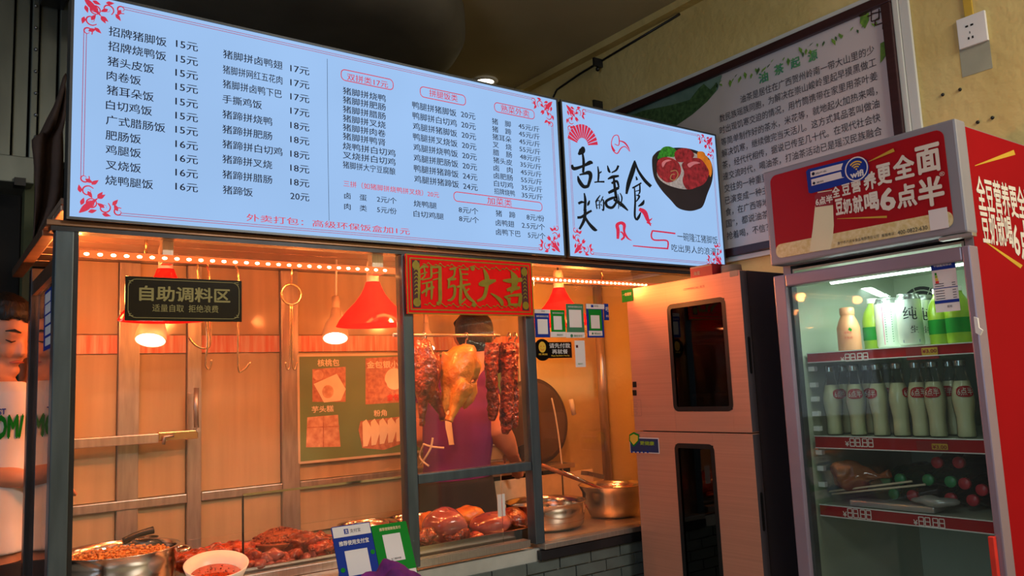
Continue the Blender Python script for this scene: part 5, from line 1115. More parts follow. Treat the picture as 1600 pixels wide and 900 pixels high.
# things on top of the cabinet
BX = XP(XF+.03); y0, y1 = BX.pt(1113, 425)[1], BX.pt(1079, 432)[1]
t = thing('red_carton', 'small flat red printed box on top of the tall cabinet', 'box', (XF+.09, (y0+y1)/2, zt))
MB().box(XF+.03, y0, zt+.001, XF+.16, y1, zt+.042).build('box', 'redbox', t, bev=.001)
MB().txt(XP(XF+.03), '海星', 1084, 428, 1094, 6, .02, lift=.001).build('lettering', 'carton', t, kind='stuff'); MB().box(XF+.0295, y0+.004, zt+.036, XF+.0299, y1-.004, zt+.041).build('cream_stripe', 'carton', t)
y2 = BX.pt(1143, 425)[1]
q = MB(); q.lathe([(0, 0), (.035, 0), (.033, .03), (0, .03)], (XF+.08, (y0+y2)/2, zt+.001), 18); tag(q.build('tape_roll', 'carton'), 'rough beige roll on top of the cabinet next to the red box', 'roll')
# ================================================================ drinks fridge
FX = XP(XF); Y0, Y1 = .918, 1.499; zt = .300*XF+H; zh = .160*XF+H; HD = YP(Y0).pt(1508, 191)[0]-XF
FR = thing('drinks_fridge', 'tall glass-door drinks fridge with a red printed header', 'fridge', ((XF+XW)/2, (Y0+Y1)/2, 0))
hd_ = MB().box(XF, Y0, zh, XF+HD, Y1, zt).build('header', 'fr_grey', FR, bev=.006)
x0b = max(XF+.055, XF+HD+.001)
q = MB(); q.box(x0b, Y0+.014, .05, XW-.02, Y0+.035, zt-.004); q.box(x0b, Y1-.03, .05, XW-.02, Y1-.004, zh+.02); q.box(XW-.045, Y0+.0355, .05, XW-.02, Y1-.031, zh+.02); q.box(XF+HD+.001, Y0+.0355, zh-.002, XW-.046, Y1-.031, zt-.02); q.box(x0b, Y0+.0355, .05, XW-.046, Y1-.031, .2)
q.build('body', 'fr_grey', FR)
for a in (Y0+.08, Y1-.08):
    for b in (x0b+.06, XW-.1): MB().lathe([(0, 0), (.025, 0), (.02, .049), (0, .049)], (b, a, 0), 12).build('foot', 'black', FR)
SD = YP(Y0+.0135)
MB().box(x0b+.002, Y0+.0128, .06, XW-.021, Y0+.0138, zt-.006).build('red_side_print', 'fr_side', FR)
SD = YP(Y0+.0125)
for s_, x, y, x1, h in (('全豆营养更全面', 1526, 301, 1612, 52), ('豆奶就喝', 1533.5, 354, 1581, 50), ('6点半', 1583, 372, 1630, 60)): MB().txt(SD, s_, x, y, x1, h, .022, lift=.0006).build('side_lettering', 'fr_letter', FR, kind='stuff')
for a, b in (((1523, 259, 1), (1585, 238, 8)), ((1537, 376, 1), (1596, 417, 6))): MB().ribbon(SD, [a, b], .0004).build('gold_ray', 'gold_ray', FR)
HP_ = XP(XF-.0005)
MB().rrect(HP_, 1203, 276, 1491, 354, .022, d=.001, lift=.001).build('header_print', 'fr_red', hd_)
a0, b0 = HP_.uv(1203, 276); a1, b1 = HP_.uv(1491, 354)
MB().rrect(HP_, a0, b1+.042, a1, b1, .018, uv=True, lift=.0016).build('cream_band', 'fr_cream', hd_)
z5 = lambda x, y: (1190+x/3.6, 180+y/3.6)
q = MB()
for s_, cx, cy, w_, h in (('全', 422, 432, 40, 58), ('豆', 478, 418, 44, 62), ('营', 535, 400, 50, 68), ('养', 612, 370, 66, 95), ('更', 692, 333, 76, 110), ('全', 803, 292, 112, 125), ('面', 940, 247, 128, 150), ('豆', 440, 515, 40, 85), ('奶', 487, 512, 46, 82), ('就', 545, 500, 52, 92), ('喝', 622, 487, 76, 98), ('6', 712, 474, 76, 118), ('点', 818, 452, 104, 125), ('半', 955, 430, 138, 155)):
    q.txt(HP_, s_, *z5(cx-w_/2, cy+w_*.11), z5(cx+w_/2, 0)[0], h/3.6, .035, lift=.003)
q.txt(HP_, '®', *z5(1003, 334), z5(1033, 0)[0], 7, .0, lift=.003)
q.build('header_lettering', 'fr_letter', hd_, kind='stuff')
q = MB(); q.txt(HP_, '南宁市六点半食品有限责任公司', *z5(430, 722), z5(663, 0)[0], 5, .0, lift=.0026); q.txt(HP_, '客服电话：', *z5(678, 678), z5(755, 0)[0], 5, .0, lift=.0026); q.txt(HP_, '400-0822-630', *z5(768, 662), z5(935, 0)[0], 6.5, .01, lift=.0026); q.build('small_lettering', 'ink', hd_, kind='stuff')
MB().plate(HP_, *z5(940, 537), *z5(1057, 632), .0005, .0026).build('white_square', 'paper', hd_)
q = MB(); q.ribbon(HP_, [(*z5(605, 262), .8), (*z5(748, 196), 5.5)], .0028); q.ribbon(HP_, [(*z5(428, 583), .6), (*z5(708, 572), 3.4)], .0028); q.build('gold_ray', 'gold_ray', hd_)
MB().poly(HP_, [z5(*p) for p in ((318, 432), (398, 420), (404, 520), (408, 620), (402, 690), (388, 755), (272, 768), (290, 640), (302, 520))], lift=.002).build('printed_bottle', 'milk', hd_)
MB().poly(HP_, [z5(*p) for p in ((302, 455), (318, 438), (402, 424), (404, 505), (306, 518))], lift=.0025).build('printed_label', 'fr_darkred', hd_)
MB().txt(HP_, '6点半', *z5(308, 490), z5(402, 0)[0], 12, .04, lift=.003).build('printed_label_lettering', 'fr_letter', hd_, kind='stuff')
# wifi sticker
t = thing('wifi_sticker', 'blue sticker with a round wifi emblem on the red fridge header', 'sticker', HP_.pt(1290, 295))
WP = XP(XF-.004)
MB().poly(WP, [z5(*p) for p in ((250, 318), (260, 304), (500, 245), (545, 232), (590, 250), (604, 290), (600, 335), (570, 365), (520, 372), (278, 440), (264, 436))], d=.001, lift=0).build('sheet', 'blue2', t)
q = MB(); q.poly(WP, [z5(*p) for p in ((275, 318), (458, 270), (448, 300), (452, 306), (277, 350))], lift=.0008); q.poly(WP, [z5(*p) for p in ((280, 362), (446, 318), (452, 348), (466, 350), (282, 398))], lift=.0008); q.build('white_strip', 'paper', t, kind='stuff')
cu, cv = WP.uv(*z5(534, 302)); rr_ = .5*abs(WP.uv(*z5(600, 290))[0]-WP.uv(*z5(470, 310))[0])
q = MB(); q.add([WP.w(cu+math.cos(k*math.pi/18)*r_, cv+math.sin(k*math.pi/18)*r_, .001) for r_ in (rr_, rr_*.9) for k in range(36)], [(k, (k+1) % 36, 36+(k+1) % 36, 36+k) for k in range(36)])
q.txt(WP, 'wifi', cu-rr_*.55, cv-rr_*.42, cu+rr_*.55, rr_*.5, .04, uv=True); q.build('white_emblem', 'paper', t, kind='stuff')
q = MB()
for i, r_ in enumerate((.3, .5, .7)): q.ribbon(WP, [(cu+math.cos(a)*r_*rr_, cv-.1*rr_+math.sin(a)*r_*rr_, rr_*.11) for a in [math.radians(45+k*11.25) for k in range(9)]], .001, True, 2)
q.disc(WP, cu, cv-.02*rr_, rr_*.07, .0014, 10, uv=True); q.build('signal_arcs', 'yellow', t)
q = MB(); q.txt(WP, '用户名', *z5(305, 330), z5(365, 0)[0], 3.2, 0, lift=.0016); q.txt(WP, '密码', *z5(312, 380), z5(350, 0)[0], 3.2, 0, lift=.0016); q.disc(WP, *z5(292, 330), .005, .0016, 10); q.disc(WP, *z5(296, 383), .005, .0016, 4); q.build('dark_marks', 'ink', t, kind='stuff')
# hinge under header
MB().box(XF-.004, FX.pt(1520, 362)[1], zh-.012, XF+.02, FX.pt(1468, 375)[1], zh-.003).build('hinge', 'steel_soft', FR, bev=.001)
# door
dzt, dzb = FX.pt(1206, 432)[2], .12
yl, yr = FX.pt(1226, 447)[1], FX.pt(1502, 400)[1]; zg = FX.pt(1226, 448)[2]
DR = MB()
DR.box(XF+.004, yl, dzb, XF+.05, Y1-.002, dzt); DR.box(XF+.004, Y0+.002, dzb, XF+.05, yr, dzt); DR.box(XF+.004, yr+.0003, zg, XF+.05, yl-.0003, dzt); DR.box(XF+.004, yr+.0003, dzb, XF+.05, yl-.0003, dzb+.09)
DR = DR.build('door', mat('mauve_grey_frame', '8f7f8e', .35, .2, .08, 5, coat=.3), FR, bev=.004)
MB().box(XF+.018, yr+.001, dzb+.091, XF+.024, yl-.001, zg-.001).build('glass', 'glass_f', DR)
for yy in (yl-.004, yr+.004): MB().box(XF+.0245, min(yy, yy+.0)-.003, dzb+.091, XF+.049, yy+.003, zg-.001).build('spacer', 'alu', DR)
MB().box(XF-.012, FX.pt(1558, 860)[1], .3, XF+.0035, FX.pt(1549, 860)[1], FX.pt(1553, 838)[2]).build('red_handle', 'redprint', DR, bev=.002)
MB().prism([FX.pt(*p) for p in ((1523, 495), (1529, 497), (1531, 512), (1537, 516), (1533, 524), (1526, 520))], (-.006, 0, 0)).build('broken_latch', 'white', DR)
# liner, light, grille, shelves
xl = x0b+.003; LN = MB(); yi0, yi1 = Y0+.045, Y1-.04
LN.box(xl, yi1, .21, XW-.06, yi1+.006, zh-.012); LN.box(xl, yi0-.006, .21, XW-.06, yi0, zh-.012); LN.box(XW-.066, yi0+.0003, .21, XW-.060, yi1-.0003, zh-.012); LN.box(xl, yi0+.0003, zh-.018, XW-.0665, yi1-.0003, zh-.012); LN.box(xl, yi0+.0003, .205, XW-.0665, yi1-.0003, .212)
LN.build('liner', 'fr_white', FR)
TU = XP(XF+.12); ta, tb = TU.pt(1299, 439), TU.pt(1470, 414); tz = (ta.z)
MB().tube([(XF+.12, ta.y, tz), (XF+.12, yi0+.03, tz)], .011, 12).build('tube_light', 'tube', FR)
light('AREA', (XF+.13, (yi0+yi1)/2, tz-.02), 2.6, (.82, 1, .88), (XF+.3, (yi0+yi1)/2, .9), shape='RECTANGLE', size=.03, size_y=.42)
gr = XP(XW-.068); gu, gv = gr.uv(1441, 482)
q = MB()
for r_ in (.075, .06, .045, .03): q.add([gr.w(gu+math.cos(k*math.pi/16)*a, gv+math.sin(k*math.pi/16)*a, .001) for a in (r_, r_-.011) for k in range(32)], [(k, (k+1) % 32, 32+(k+1) % 32, 32+k) for k in range(32)])
q.build('fan_slots', 'steel_dark', FR)
q = MB()
for k in range(8): q.ribbon(gr, [(gu, gv, .003), (gu+math.cos(k*math.pi/4+.3)*.077, gv+math.sin(k*math.pi/4+.3)*.077, .003)], .0016, True, 1)
q.build('fan_spokes', 'fr_white', FR)
SX = XP(XF+.075)
def shelf(yt, yb, xl_, nm):
    z_ = SX.pt(xl_, yt)[2]; z0 = SX.pt(xl_, yb)[2]; ys = SX.pt(xl_, yt)[1]; ys = min(ys, yi1-.006)
    sh = MB().box(XF+.08, yi0+.004, z_-.006, XW-.08, ys-.002, z_-.001).build('shelf', 'fr_white', FR)
    MB().box(XF+.075, yi0+.004, z0, XF+.0795, ys, z_).build('price_rail', 'fr_red', sh)
    q = MB(); q.box(XF+.072, yi0+.004, z_-.0015, XF+.0748, ys, z_+.001); q.box(XF+.072, yi0+.004, z0-.001, XF+.0748, ys, z0+.0015); q.build('rail_edge', 'white', sh)
    return sh, z_
SG_ = XP(XF+.0745)
def seg(sh, x0, y0, x1, h, n=4):
    q = MB(); a0, bc = SG_.uv(x0, y0); a1 = SG_.uat(x1, y0, bc); hh_ = (SG_.uv(x0, y0-h/2)[1]-SG_.uv(x0, y0+h/2)[1])/2; w_ = (a1-a0)/4.5
    for i in range(4):
        xx = a0 + w_*(i*1.1 + (.25 if i > 1 else 0)); W2 = w_*.85; t_ = w_*.17
        for (p, r) in (((0, 1), (1, 1)), ((0, 0), (1, 0)), ((0, -1), (1, -1)), ((0, -1), (0, 0)), ((1, -1), (1, 0)), ((0, 0), (0, 1)), ((1, 0), (1, 1))): q.ribbon(SG_, [(xx+p[0]*W2, bc+p[1]*hh_, t_), (xx+r[0]*W2, bc+r[1]*hh_, t_)], .0006, True, 1)
    q.disc(SG_, a0+w_*2.22, bc-hh_, w_*.14, .0008, 8, uv=True)
    yv = bc - hh_*.4; q.txt(SG_, '¥', a0-w_*.95, yv, a0-w_*.25, hh_*1.2, .02, lift=.0008, uv=True)
    q.build('price_digits', 'segment', sh, kind='stuff')
def ptag(sh, x0, y0, x1, y1, tx0, tx1, ty):
    o = MB().plate(SG_, x0, y0, x1, y1, .001, .0014).build('price_card', 'fr_darkred', sh)
    MB().rrect(SG_, tx0, ty-5, tx1, ty+5, .002, lift=.002).build('yellow_price', 'gold_ray', sh); MB().txt(SG_, '¥3.00', tx0+2, ty, tx1-2, 6, .02, lift=.0028).build('price_lettering', 'fr_darkred', sh, kind='stuff')
S1, zs1 = shelf(552.5, 567, 1261, '1'); seg(S1, 1321, 559, 1357, 11); ptag(S1, 1415, 541, 1468, 560, 1440, 1466, 549)
S2, zs2 = shelf(681, 699.5, 1273, '2'); seg(S2, 1328.5, 691, 1365, 12); ptag(S2, 1432, 689, 1482, 706, 1456, 1482, 698)
S3, zs3 = shelf(787, 804, 1273, '3'); seg(S3, 1325, 801, 1362, 13); seg(S3, 1436, 814, 1477, 13)
LR = YP(yi1-.003)
for i, (x, y) in enumerate([(1264, 575), (1266, 600), (1268, 622), (1270, 645), (1272, 668), (1275, 705), (1277, 730), (1279, 755)]):
    z_ = XP(XF+.09).pt(x+4, y)[2]; MB().box(XF+.085, yi1-.022, z_-.010, XF+.1, yi1-.001, z_+.004).build('shelf_peg', 'white', FR)
# --- bottles, cans
def at(x, X, z): P_ = XP(X); return V((X, -P_.uat(x, 600, z), z))
def milk(x, X, label, lab=True, turn=0):
    o = at(x, X, zs2); t = thing('milk_bottle', label, 'bottle', o, 'soy milk bottles on the second shelf')
    pr = [(0, 0), (.021, 0), (.0235, .004), (.0225, .03), (.0225, .05), (.027, .082), (.0285, .098), (.027, .115), (.0205, .145), (.0145, .170), (.0125, .19), (.0135, .192), (.0135, .203)]
    MB().lathe([(max(r-.0016, 0), z_+.003) for r, z_ in pr[:9]] + [(0, .149)], o, 20).build('soy_milk', 'milk', t)
    MB().lathe(pr, o, 20).build('glass_bottle', 'clear', t)
    MB().lathe([(.0142, .188), (.0148, .2005), (.0142, .206), (0, .206)], o, 16).build('cap', 'canlid', t)
    if lab:
        R2 = lambda z_: .0285 if z_ < .11 else .0285-(z_-.11)*.235
        def fn(a, b): ang = a/.026 + turn; z_ = b; r = R2(z_)+.0012; return o + V((-math.cos(ang)*r, -math.sin(ang)*r*1., z_))
        n_ = 15; vs = []; 
        for i in range(n_):
            a = -.021 + .042*i/(n_-1); e = .0145*(1-abs(a/.0225)**3)**.5
            for b in (-e, e): vs.append(fn(a, .121+b))
        MB().add(vs, [(2*i, 2*i+1, 2*i+3, 2*i+2) for i in range(n_-1)]).build('label', 'fr_red', t)
        vt, ft, _ = glyphs('6点半', .04); MB().add([fn(-.017+.034*p, .111+.02*qq) + (fn(-.017+.034*p, .111+.02*qq)-o - V((0, 0, .111+.02*qq)))*.04 for p, qq in vt], ft).build('label_lettering', 'fr_letter', t, kind='stuff')
    return t
VA = math.radians(27)
for i, (x, X, tn) in enumerate([(1306, 2.225, VA+1.), (1343, 2.225, VA), (1379, 2.225, VA-.9), (1411, 2.225, VA+1.2), (1441, 2.23, VA+.1), (1468, 2.225, VA-.3), (1512, 2.225, VA+.2)]):
    milk(x, X, '%s soy milk bottle from the left in the front row of the second shelf' % ['first', 'second', 'third', 'fourth', 'fifth', 'sixth', 'seventh'][i], True, tn)
for i, (x, X) in enumerate([(1326, 2.30), (1364, 2.30), (1396, 2.31), (1456, 2.30), (1494, 2.30)]): milk(x, X, '%s soy milk bottle from the left in the half-hidden second row' % ['first', 'second', 'third', 'fourth', 'fifth'][i], True, VA+(.3 if i % 2 else -.6))
o = at(1329, 2.235, zs1); t = thing('yogurt_bottle', 'peach coloured plastic drink bottle alone at the left of the top shelf', 'bottle', o)
MB().lathe([(0, 0), (.03, 0), (.033, .004), (.033, .055), (.0325, .07), (.026, .09), (.0195, .104), (.0185, .108)], o, 28).build('bottle', 'pinkbottle', t); MB().lathe([(.0205, .107), (.021, .112), (.0205, .127), (.018, .130), (0, .130)], o, 24).build('cap', 'pinkbottle', t)
q = MB(); fnb = lambda a, b: o + V((-math.cos(a/.033+VA)*.0338, -math.sin(a/.033+VA)*.0338, b))
for s_, zz_, ww, hh_ in (('草莓味', .05, .02, .008), ('乳酸菌', .036, .024, .006)): vt, ft, _ = glyphs(s_, 0); q.add([fnb(-ww/2+ww*p, zz_+hh_*r) for p, r in vt], ft)
q.build('lettering', 'redprint', t, kind='stuff'); q = MB(); q.add([fnb(a, b) for a, b in ((.001, .062), (.009, .056), (.012, .063), (.005, .070))], [(0, 1, 2, 3)]); q.build('printed_leaf', 'green', t)
def can(x, X, label, txt=True, tn=VA, h=.148):
    o = at(x, X, zs1); t = thing('beer_can', label, 'can', o, 'white cans on the top shelf')
    MB().lathe([(.0, .004), (.025, .004), (.027, 0), (.033, .01), (.033, h-.016)], o, 28).build('can_body', 'can', t); MB().lathe([(.033, h-.0155), (.0275, h-.003), (.0285, h), (.026, h-.001), (.025, h-.005), (0, h-.005)], o, 28).build('can_top', 'canlid', t)
    g_ = lambda a, b: o + V((-math.cos(a/.033+tn)*.0336, -math.sin(a/.033+tn)*.0336, b))
    if txt:
        q = MB()
        for s_, a, b, ww, hh_ in (('纯', .002, .075, .036, .036), ('生', .010, .038, .020, .020)): vt, ft, _ = glyphs(s_, .02); q.add([g_(a-ww/2+ww*p, b+hh_*r) for p, r in vt], ft)
        q.build('black_lettering', 'brush', t, kind='stuff')
        MB().add([g_(a, b) for a, b in ((-.022, .012), (.022, .012), (.022, .020), (-.022, .020))], [(0, 1, 2, 3)]).build('blue_band', 'blue', t)
    else:
        q = MB()
        for k in range(14): q.add([g_(a, b) for a, b in ((-.006, .02+k*.007), (.014, .02+k*.007), (.014, .0225+k*.007), (-.006, .0225+k*.007))], [(0, 1, 2, 3)])
        q.build('small_print', 'green2', t, kind='stuff'); MB().add([g_(a, b) for a, b in ((-.012, .012), (-.010, .012), (-.010, .13), (-.012, .13))], [(0, 1, 2, 3)]).build('red_line', 'redthin', t)
can(1391, 2.29, 'white drink can with small green print, left of the black lettered can', False)
can(1426, 2.235, 'white drink can with large black characters at the front of the top shelf')
can(1449, 2.33, 'white drink can half hidden behind the black lettered can', True, VA-.3)
def lime(x, X, label, r=.033):
    o = at(x, X, zs1); t = thing('lime_drink', label, 'bottle', o, 'lime green drinks on the top shelf')
    MB().lathe([(0, 0), (r*.9, 0), (r, .005), (r, .09), (r*.8, .115), (r*.45, .135), (r*.42, .142)], o, 24).build('bottle', 'lime', t); MB().lathe([(r*.46, .142), (r*.46, .156), (0, .157)], o, 16).build('cap', 'white', t)
    MB().lathe([(r+.0006, .03), (r+.0006, .07)], o, 24).build('label_band', 'green', t)
lime(1370, 2.33, 'lime green drink bottle at the left, behind the small-print can'); lime(1475, 2.27, 'lime green drink bottle below the energy label'); lime(1503, 2.25, 'lime green drink bottle at the right end of the top shelf')
# soda bottles lying on the third shelf, caps outward
def soda(x, y, red, label):
    p = XP(2.265).pt(x, y); p.z = max(p.z, zs3+.0325); m1, m2 = ('coke_red', 'cola') if red else ('coke_green', 'greenbottle')
    t = thing('soda_bottle', label, 'bottle', p, 'soda bottles lying on the third shelf')
    MB().lathe([(0, 0), (.0145, 0), (.0155, .002), (.0155, .014), (.013, .015), (.013, .018)], p, 20, (1, 0, 0)).build('cap', m1, t)
    MB().lathe([(.0125, .018), (.0125, .03), (.02, .06), (.029, .09), (.031, .12), (.0285, .15), (.031, .19), (.03, .23), (0, .235)], p, 20, (1, 0, 0)).build('bottle', m2, t)
for x, y, r_, lb in ((1463, 723, 1, 'red capped soda bottle, left of the top two on the third shelf'), (1496.5, 723, 1, 'red capped soda bottle, right of the top two on the third shelf'), (1506, 756, 1, 'red capped soda bottle in the middle row right of the green cap'), (1533, 766, 1, 'red capped soda bottle cut by the right door frame'), (1485, 788, 1, 'red capped soda bottle low on the shelf, left of the brightest low cap'), (1520, 794, 1, 'red capped soda bottle at the bottom right of the third shelf'), (1425, 780, 1, 'red capped soda bottle low behind the white packet'),
                     (1405, 749, 0, 'green capped soda bottle above the left end of the skewers'), (1449, 750, 0, 'green capped soda bottle at the right tip of the skewers'), (1484, 753, 0, 'green capped soda bottle next to the middle red cap'), (1383, 748, 0, 'dim green capped soda bottle beside the paper bag'), (1396, 776, 0, 'dim green capped soda bottle low behind the skewers')): soda(x, y, r_, lb)
q = MB(); bc_ = XP(2.23).pt(1330, 742)
q.ball(bc_, (.04, .062, .045), 22, 14, .45, 25); q.tube([bc_ + V((0, -.05, .005)), bc_ + V((0, -.085, .0)), bc_ + V((0, -.12, .01))], [.022, .006, .014], 10); tag(organic(q, .005, 'brown_bag', 'bag', None, 1), 'crumpled brown bag tied at the neck on the third shelf', 'bag')
for (a, b, lb) in (((1296, 768), (1425, 752), 'upper'), ((1300, 772), (1446, 757), 'lower')):
    P1 = XP(2.21); tag(MB().tube([P1.pt(*a), P1.pt(*b)], .003, 6).build('skewer_bundle', 'strap'), '%s of the two thin pale sticks lying below the brown bag' % lb, 'stick', 'sticks on the third shelf')
P1 = XP(2.215); a, b = P1.pt(1335, 790), P1.pt(1466, 789)
tag(MB().box(2.19, b.y, zs3+.001, 2.25, a.y, zs3+.018).build('white_packet', 'cloudy', None, bev=.004), 'long flat white packet lying at the front of the third shelf', 'packet')
pb = XP(2.2).pt(1440, 797); tag(MB().ball(V((2.21, pb.y-.03, zs3+.032)), (.03, .06, .013), 18, 10, .5, 30).build('clear_wrap', 'cloudy'), 'thin crumpled clear wrap on top of the right end of the white packet', 'wrap')
q = MB(); zb_ = at(1440, 2.3, 1.).z
for k in range(14): q.tube([(2.2, yi0+.03+k*.03, .62), (2.2, yi0+.03+k*.03, .74)], .0018, 5)
for z_ in (.62, .68, .74): q.tube([(2.2, yi0+.02, z_), (2.2, yi0+.44, z_)], .0022, 5)
q.box(2.2, yi0+.02, .612, 2.55, yi0+.44, .618)
q.build('wire_basket', 'white', FR)
# energy label on the fridge door
EP = XP(XF+.016)
z37 = lambda x, y: (1200+x/3.75, 400+y/3.75)
t = thing('energy_label', 'blue and white energy label at the top right of the fridge glass', 'label', EP.pt(1480, 487))
MB().plate(EP, *z37(952, 38), *z37(1128, 318), .0006).build('sheet', 'paper', t); a0, b0 = EP.uv(*z37(952, 38)); a1, b1 = EP.uv(*z37(1128, 318)); w_, hh_ = a1-a0, b0-b1
g_ = lambda a, b: (a0+a*w_, b0-b*hh_)
MB().plate(EP, *g_(0, 0), *g_(1, .17), .0004, .0005, True).build('blue_header', 'blue2', t); MB().plate(EP, *g_(0, .77), *g_(1, .83), .0004, .0005, True).build('blue_band', 'blue2', t); MB().plate(EP, *g_(0, .525), *g_(1, .54), .0004, .0005, True).build('blue_line', 'blue2', t)
for k, m in enumerate(('green', 'lime', 'yellow', 'redprint')): MB().plate(EP, *g_(.12, .22+k*.055), *g_(.2+k*.02, .27+k*.055), .0004, .0005, True).build('grade_bar', m, t)
MB().txt(EP, '中国能效标识', *[g_(.12, .075)[i] for i in (0, 1)], g_(.85, 0)[0], hh_*.07, .02, uv=True).build('white_lettering', 'paper', t, kind='stuff')
q = MB()
for b in (.44, .485, .58, .63, .68, .73): q.plate(EP, *g_(.08, b), *g_(.45, b+.012), .0003, .0005, True); q.plate(EP, *g_(.78, b), *g_(.92, b+.012), .0003, .0005, True)
q.txt(EP, '能效', g_(.5, .9)[0], g_(0, .9)[1], g_(.7, 0)[0], hh_*.05, 0, uv=True); q.build('small_print', 'ink', t, kind='stuff')
# ================================================================ poster on the right wall
PW = XP(XW-.012); q_ = PW.pt
yR, yL = q_(1384, 60)[1], 3.15; zB, zT_ = q_(1134, 390)[2], q_(1384, 8)[2]
PO = thing('wall_poster', 'large brown-framed wall poster of Chinese text with green leaves', 'poster', (XW-.01, (yR+yL)/2, zB), None)
MB().box(XW-.012, yR, zB, XW-.003, yL, zT_).build('sheet', 'poster', PO)
fw = abs(q_(1134, 403)[2]-zB)
for nm, (a, b, cc, dd) in (('top', (yR-fw, zT_+.0005, yL+fw, zT_+fw)), ('bottom', (yR-fw, zB-fw, yL+fw, zB-.0005)), ('right', (yR-fw, zB, yR-.0005, zT_)), ('left', (yL+.0005, zB, yL+fw, zT_))): MB().box(XW-.03, a, b, XW-.003, cc, dd).build('frame_moulding', 'frame_brown', PO, bev=.004)
gw = .022
for nm, (a, b, cc, dd) in (('top', (yR-fw-gw, zT_+fw+.0005, yL+fw+gw, zT_+fw+gw)), ('bottom', (yR-fw-gw, zB-fw-gw, yL+fw+gw, zB-fw-.0005)), ('right', (yR-fw-gw, zB-fw, yR-fw-.0005, zT_+fw))): MB().box(XW-.018, a, b, XW-.003, cc, dd).build('outer_strip', 'trimwhite', PO, bev=.003)
yw = yR-fw-gw
struct(MB().box(XW-.014, yw-.036, 1.75, XW-.001, yw-.001, CZ-.04).build('trim_2', 'trimwhite', None, bev=.003))
TP_ = XP(XW-.0125)
q = MB()
lines = [('油茶是居住在广西贺州岭南一带大山里的少', 1157, 156, 1366), ('数民族瑶族同胞，为解决在崇山峻岭里起早摸黑做工', 1124.7, 186, 1369), ('时出现饥寒交迫的情况，用竹筒携带在家里用茶叶姜', 1125, 204.5, 1371), ('等简单制作好的茶水，米花等，就地起火加热来喝，', 1127, 223, 1371), ('解决饥寒，继续做完当天活儿。这方式其品茗叫做油', 1128, 240.5, 1374), ('茶，经代代相传，据说已传至几十代。在现代社会快', 1129, 258.7, 1375.6), ('速交流时代，喝油茶，打油茶活动已是瑶汉民族融合', 1130, 276.5, 1378),
         ('交往的一种重要', 1132, 295, 1200), ('已演变成一种主', 1133, 313.7, 1200), ('食，在广西等地', 1134, 332, 1201), ('国”，都说油茶', 1135, 350, 1201), ('抢着喝，不信？', 1136, 369, 1201)]
for s_, x, y, x1 in lines: q.txt(TP_, s_, x, y, x1, 12.5, .0, lift=.001)
q.build('body_lettering', 'posterink', PO, kind='stuff')
for s_, x, y in (('油', 1193, 119.6), ('茶', 1217.4, 107), ('起', 1243, 96.5), ('源', 1270, 86)): MB().txt(TP_, s_, x-7, y+4, x+7, 16, .03, lift=.001).build('title_character', 'teal', PO)
MB().poly(TP_, [(900, 236), (960, 190), (985, 172), (1128, 117), (1128, 120), (1121.5, 140), (1105, 159), (1082, 179), (1056, 197), (1000, 215)], lift=.001).build('printed_hills', 'mist', PO)
MB().poly(TP_, [(900, 236), (940, 195), (985, 181), (1005, 173), (1030, 168), (1050, 164), (1078, 156), (1092, 138), (1100, 131), (1110, 140), (1121, 128), (1119, 142), (1105, 159), (1082, 179), (1056, 197), (1000, 215)], lift=.0016).build('printed_trees', 'leafdark', PO)
random.seed(3)
for k in range(46):
    f_ = k/45; x = 1118 + f_*255; y = 128 - f_*104 + random.uniform(-2, 10); l = random.uniform(6, 13); a = random.uniform(.6, 2.4); w_ = l*.5
    if random.random() < .25 and f_ < .9: continue
    pts = [(x, y), (x+math.cos(a)*l*.5-w_*.4, y+math.sin(a)*l*.5), (x+math.cos(a)*l, y+math.sin(a)*l), (x+math.cos(a)*l*.5+w_*.5, y+math.sin(a)*l*.5-2)]
    MB().poly(TP_, pts, lift=.001+.00003*k).build('printed_leaf', 'leaf' if k % 3 else 'leafdark', PO)
for pts in (((1345, 22), (1358, 20), (1358, 32), (1352, 45), (1344, 36)), ((1376, 68), (1384, 64), (1384, 88), (1376, 99))): MB().poly(TP_, pts, lift=.0025).build('printed_leaf', 'leaf', PO)
q = MB()
for s_ in ([(1343, 18), (1343, 26), (1354, 22), (1354, 12)], [(1354, 16), (1380, 8), (1380, 46)], [(1362, 12), (1362, 34), (1374, 30), (1374, 14)], [(1362, 22), (1380, 18)], [(1368, 32), (1368, 40), (1380, 36)], [(1356, 26), (1362, 24)]):
    for a, b in zip(s_, s_[1:]): q.ribbon(TP_, [(*a, 1.8), (*b, 1.8)], .003, sub=1)
q.build('printed_lattice', 'frame_brown', PO, kind='stuff')
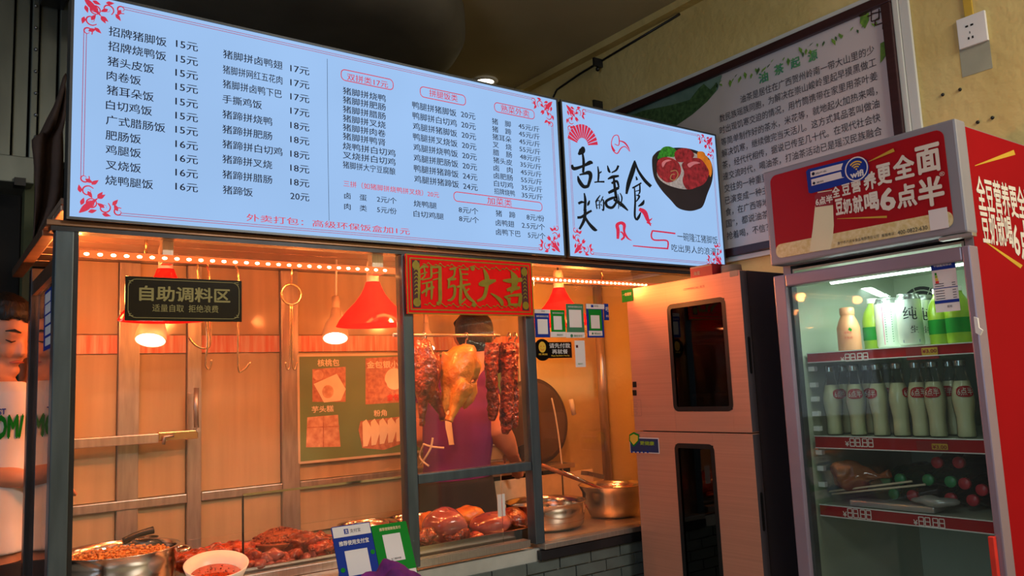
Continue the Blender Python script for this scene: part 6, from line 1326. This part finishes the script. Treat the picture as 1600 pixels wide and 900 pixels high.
# socket, tape, plaster patch, screws
KP_ = XP(XW-.012)
SO = thing('wall_socket', 'white wall socket high on the yellow wall above the fridge', 'socket', KP_.pt(1520, 68))
MB().plate(KP_, 1493.5, 32, 1543.5, 62, .0115).build('plate', 'white', SO, bev=.002)
a0, b0 = KP_.uv(1493.5, 32); a1, b1 = KP_.uv(1543.5, 62); w_, hh_ = a1-a0, b0-b1
q = MB()
for a, b, c_, d_ in ((.30, .30, .40, .36), (.48, .30, .58, .36), (.42, .52, .445, .60), (.34, .70, .40, .78), (.48, .70, .54, .78)): q.plate(KP_, a0+a*w_, b0-b*hh_, a0+c_*w_, b0-d_*hh_, .0004, .0006, True)
q.build('pin_hole', 'black', SO, kind='stuff')
W0 = XP(XW-.0015)
tag(MB().plate(W0, 1498, 72, 1551, 106, .001).build('plaster_patch', 'plaster'), 'grey plaster patch on the yellow wall right below the socket', 'patch')
W1 = XP(XW-.010); tag(MB().plate(W1, 1500, -30, 1521, 28, .0085).build('taped_conduit', 'tape', None, bev=.002), 'yellow taped conduit running up the wall from the socket', 'conduit')
for x, y, lb in ((1473, 148, 'dark screw hole in the yellow wall, left of the upper pair'), (1500, 140, 'dark screw hole in the yellow wall, right of the upper pair'), (1527.7, 191, 'small dark screw in the wall just above the fridge, lower left one'), (1550.7, 184, 'small dark screw in the wall just above the fridge, upper right one')):
    p = W0.pt(x, y); tag(MB().ball(p, .006, 8, 6).build('screw', 'black'), lb, 'screw', 'screws in the yellow wall')
# brown tarpaulin hanging beside the stall
TQ = YP(2.9); n1, n2 = 9, 16; vs = []; fs = []
L_ = [(101, 118), (84, 165), (62, 212), (52, 218), (54, 262), (52, 330), (50, 372)]; R_ = [(102, 122), (103, 150), (100, 190), (96, 215), (97, 262), (94, 318), (60, 372)]
Ls, Rs = smooth([TQ.pt(*p) for p in L_], 3), smooth([TQ.pt(*p) for p in R_], 3)
for i in range(len(Ls)):
    for j in range(n1): t_ = j/(n1-1); vs.append(Ls[i].lerp(Rs[i], t_) + V((0, .03*math.sin(t_*9+i*.3), 0)))
for i in range(len(Ls)-1):
    for j in range(n1-1): fs.append((i*n1+j, i*n1+j+1, (i+1)*n1+j+1, (i+1)*n1+j))
o = MB().add(vs, fs, True).build('tarpaulin', 'rusty'); tag(o, 'brown tarpaulin draped beside the upper left corner of the stall', 'cover'); o.modifiers.new('thickness', 'SOLIDIFY').thickness = .004
# remove the scratch object used for shaping letters
bpy.data.objects.remove(_fo); bpy.data.curves.remove(_fc)
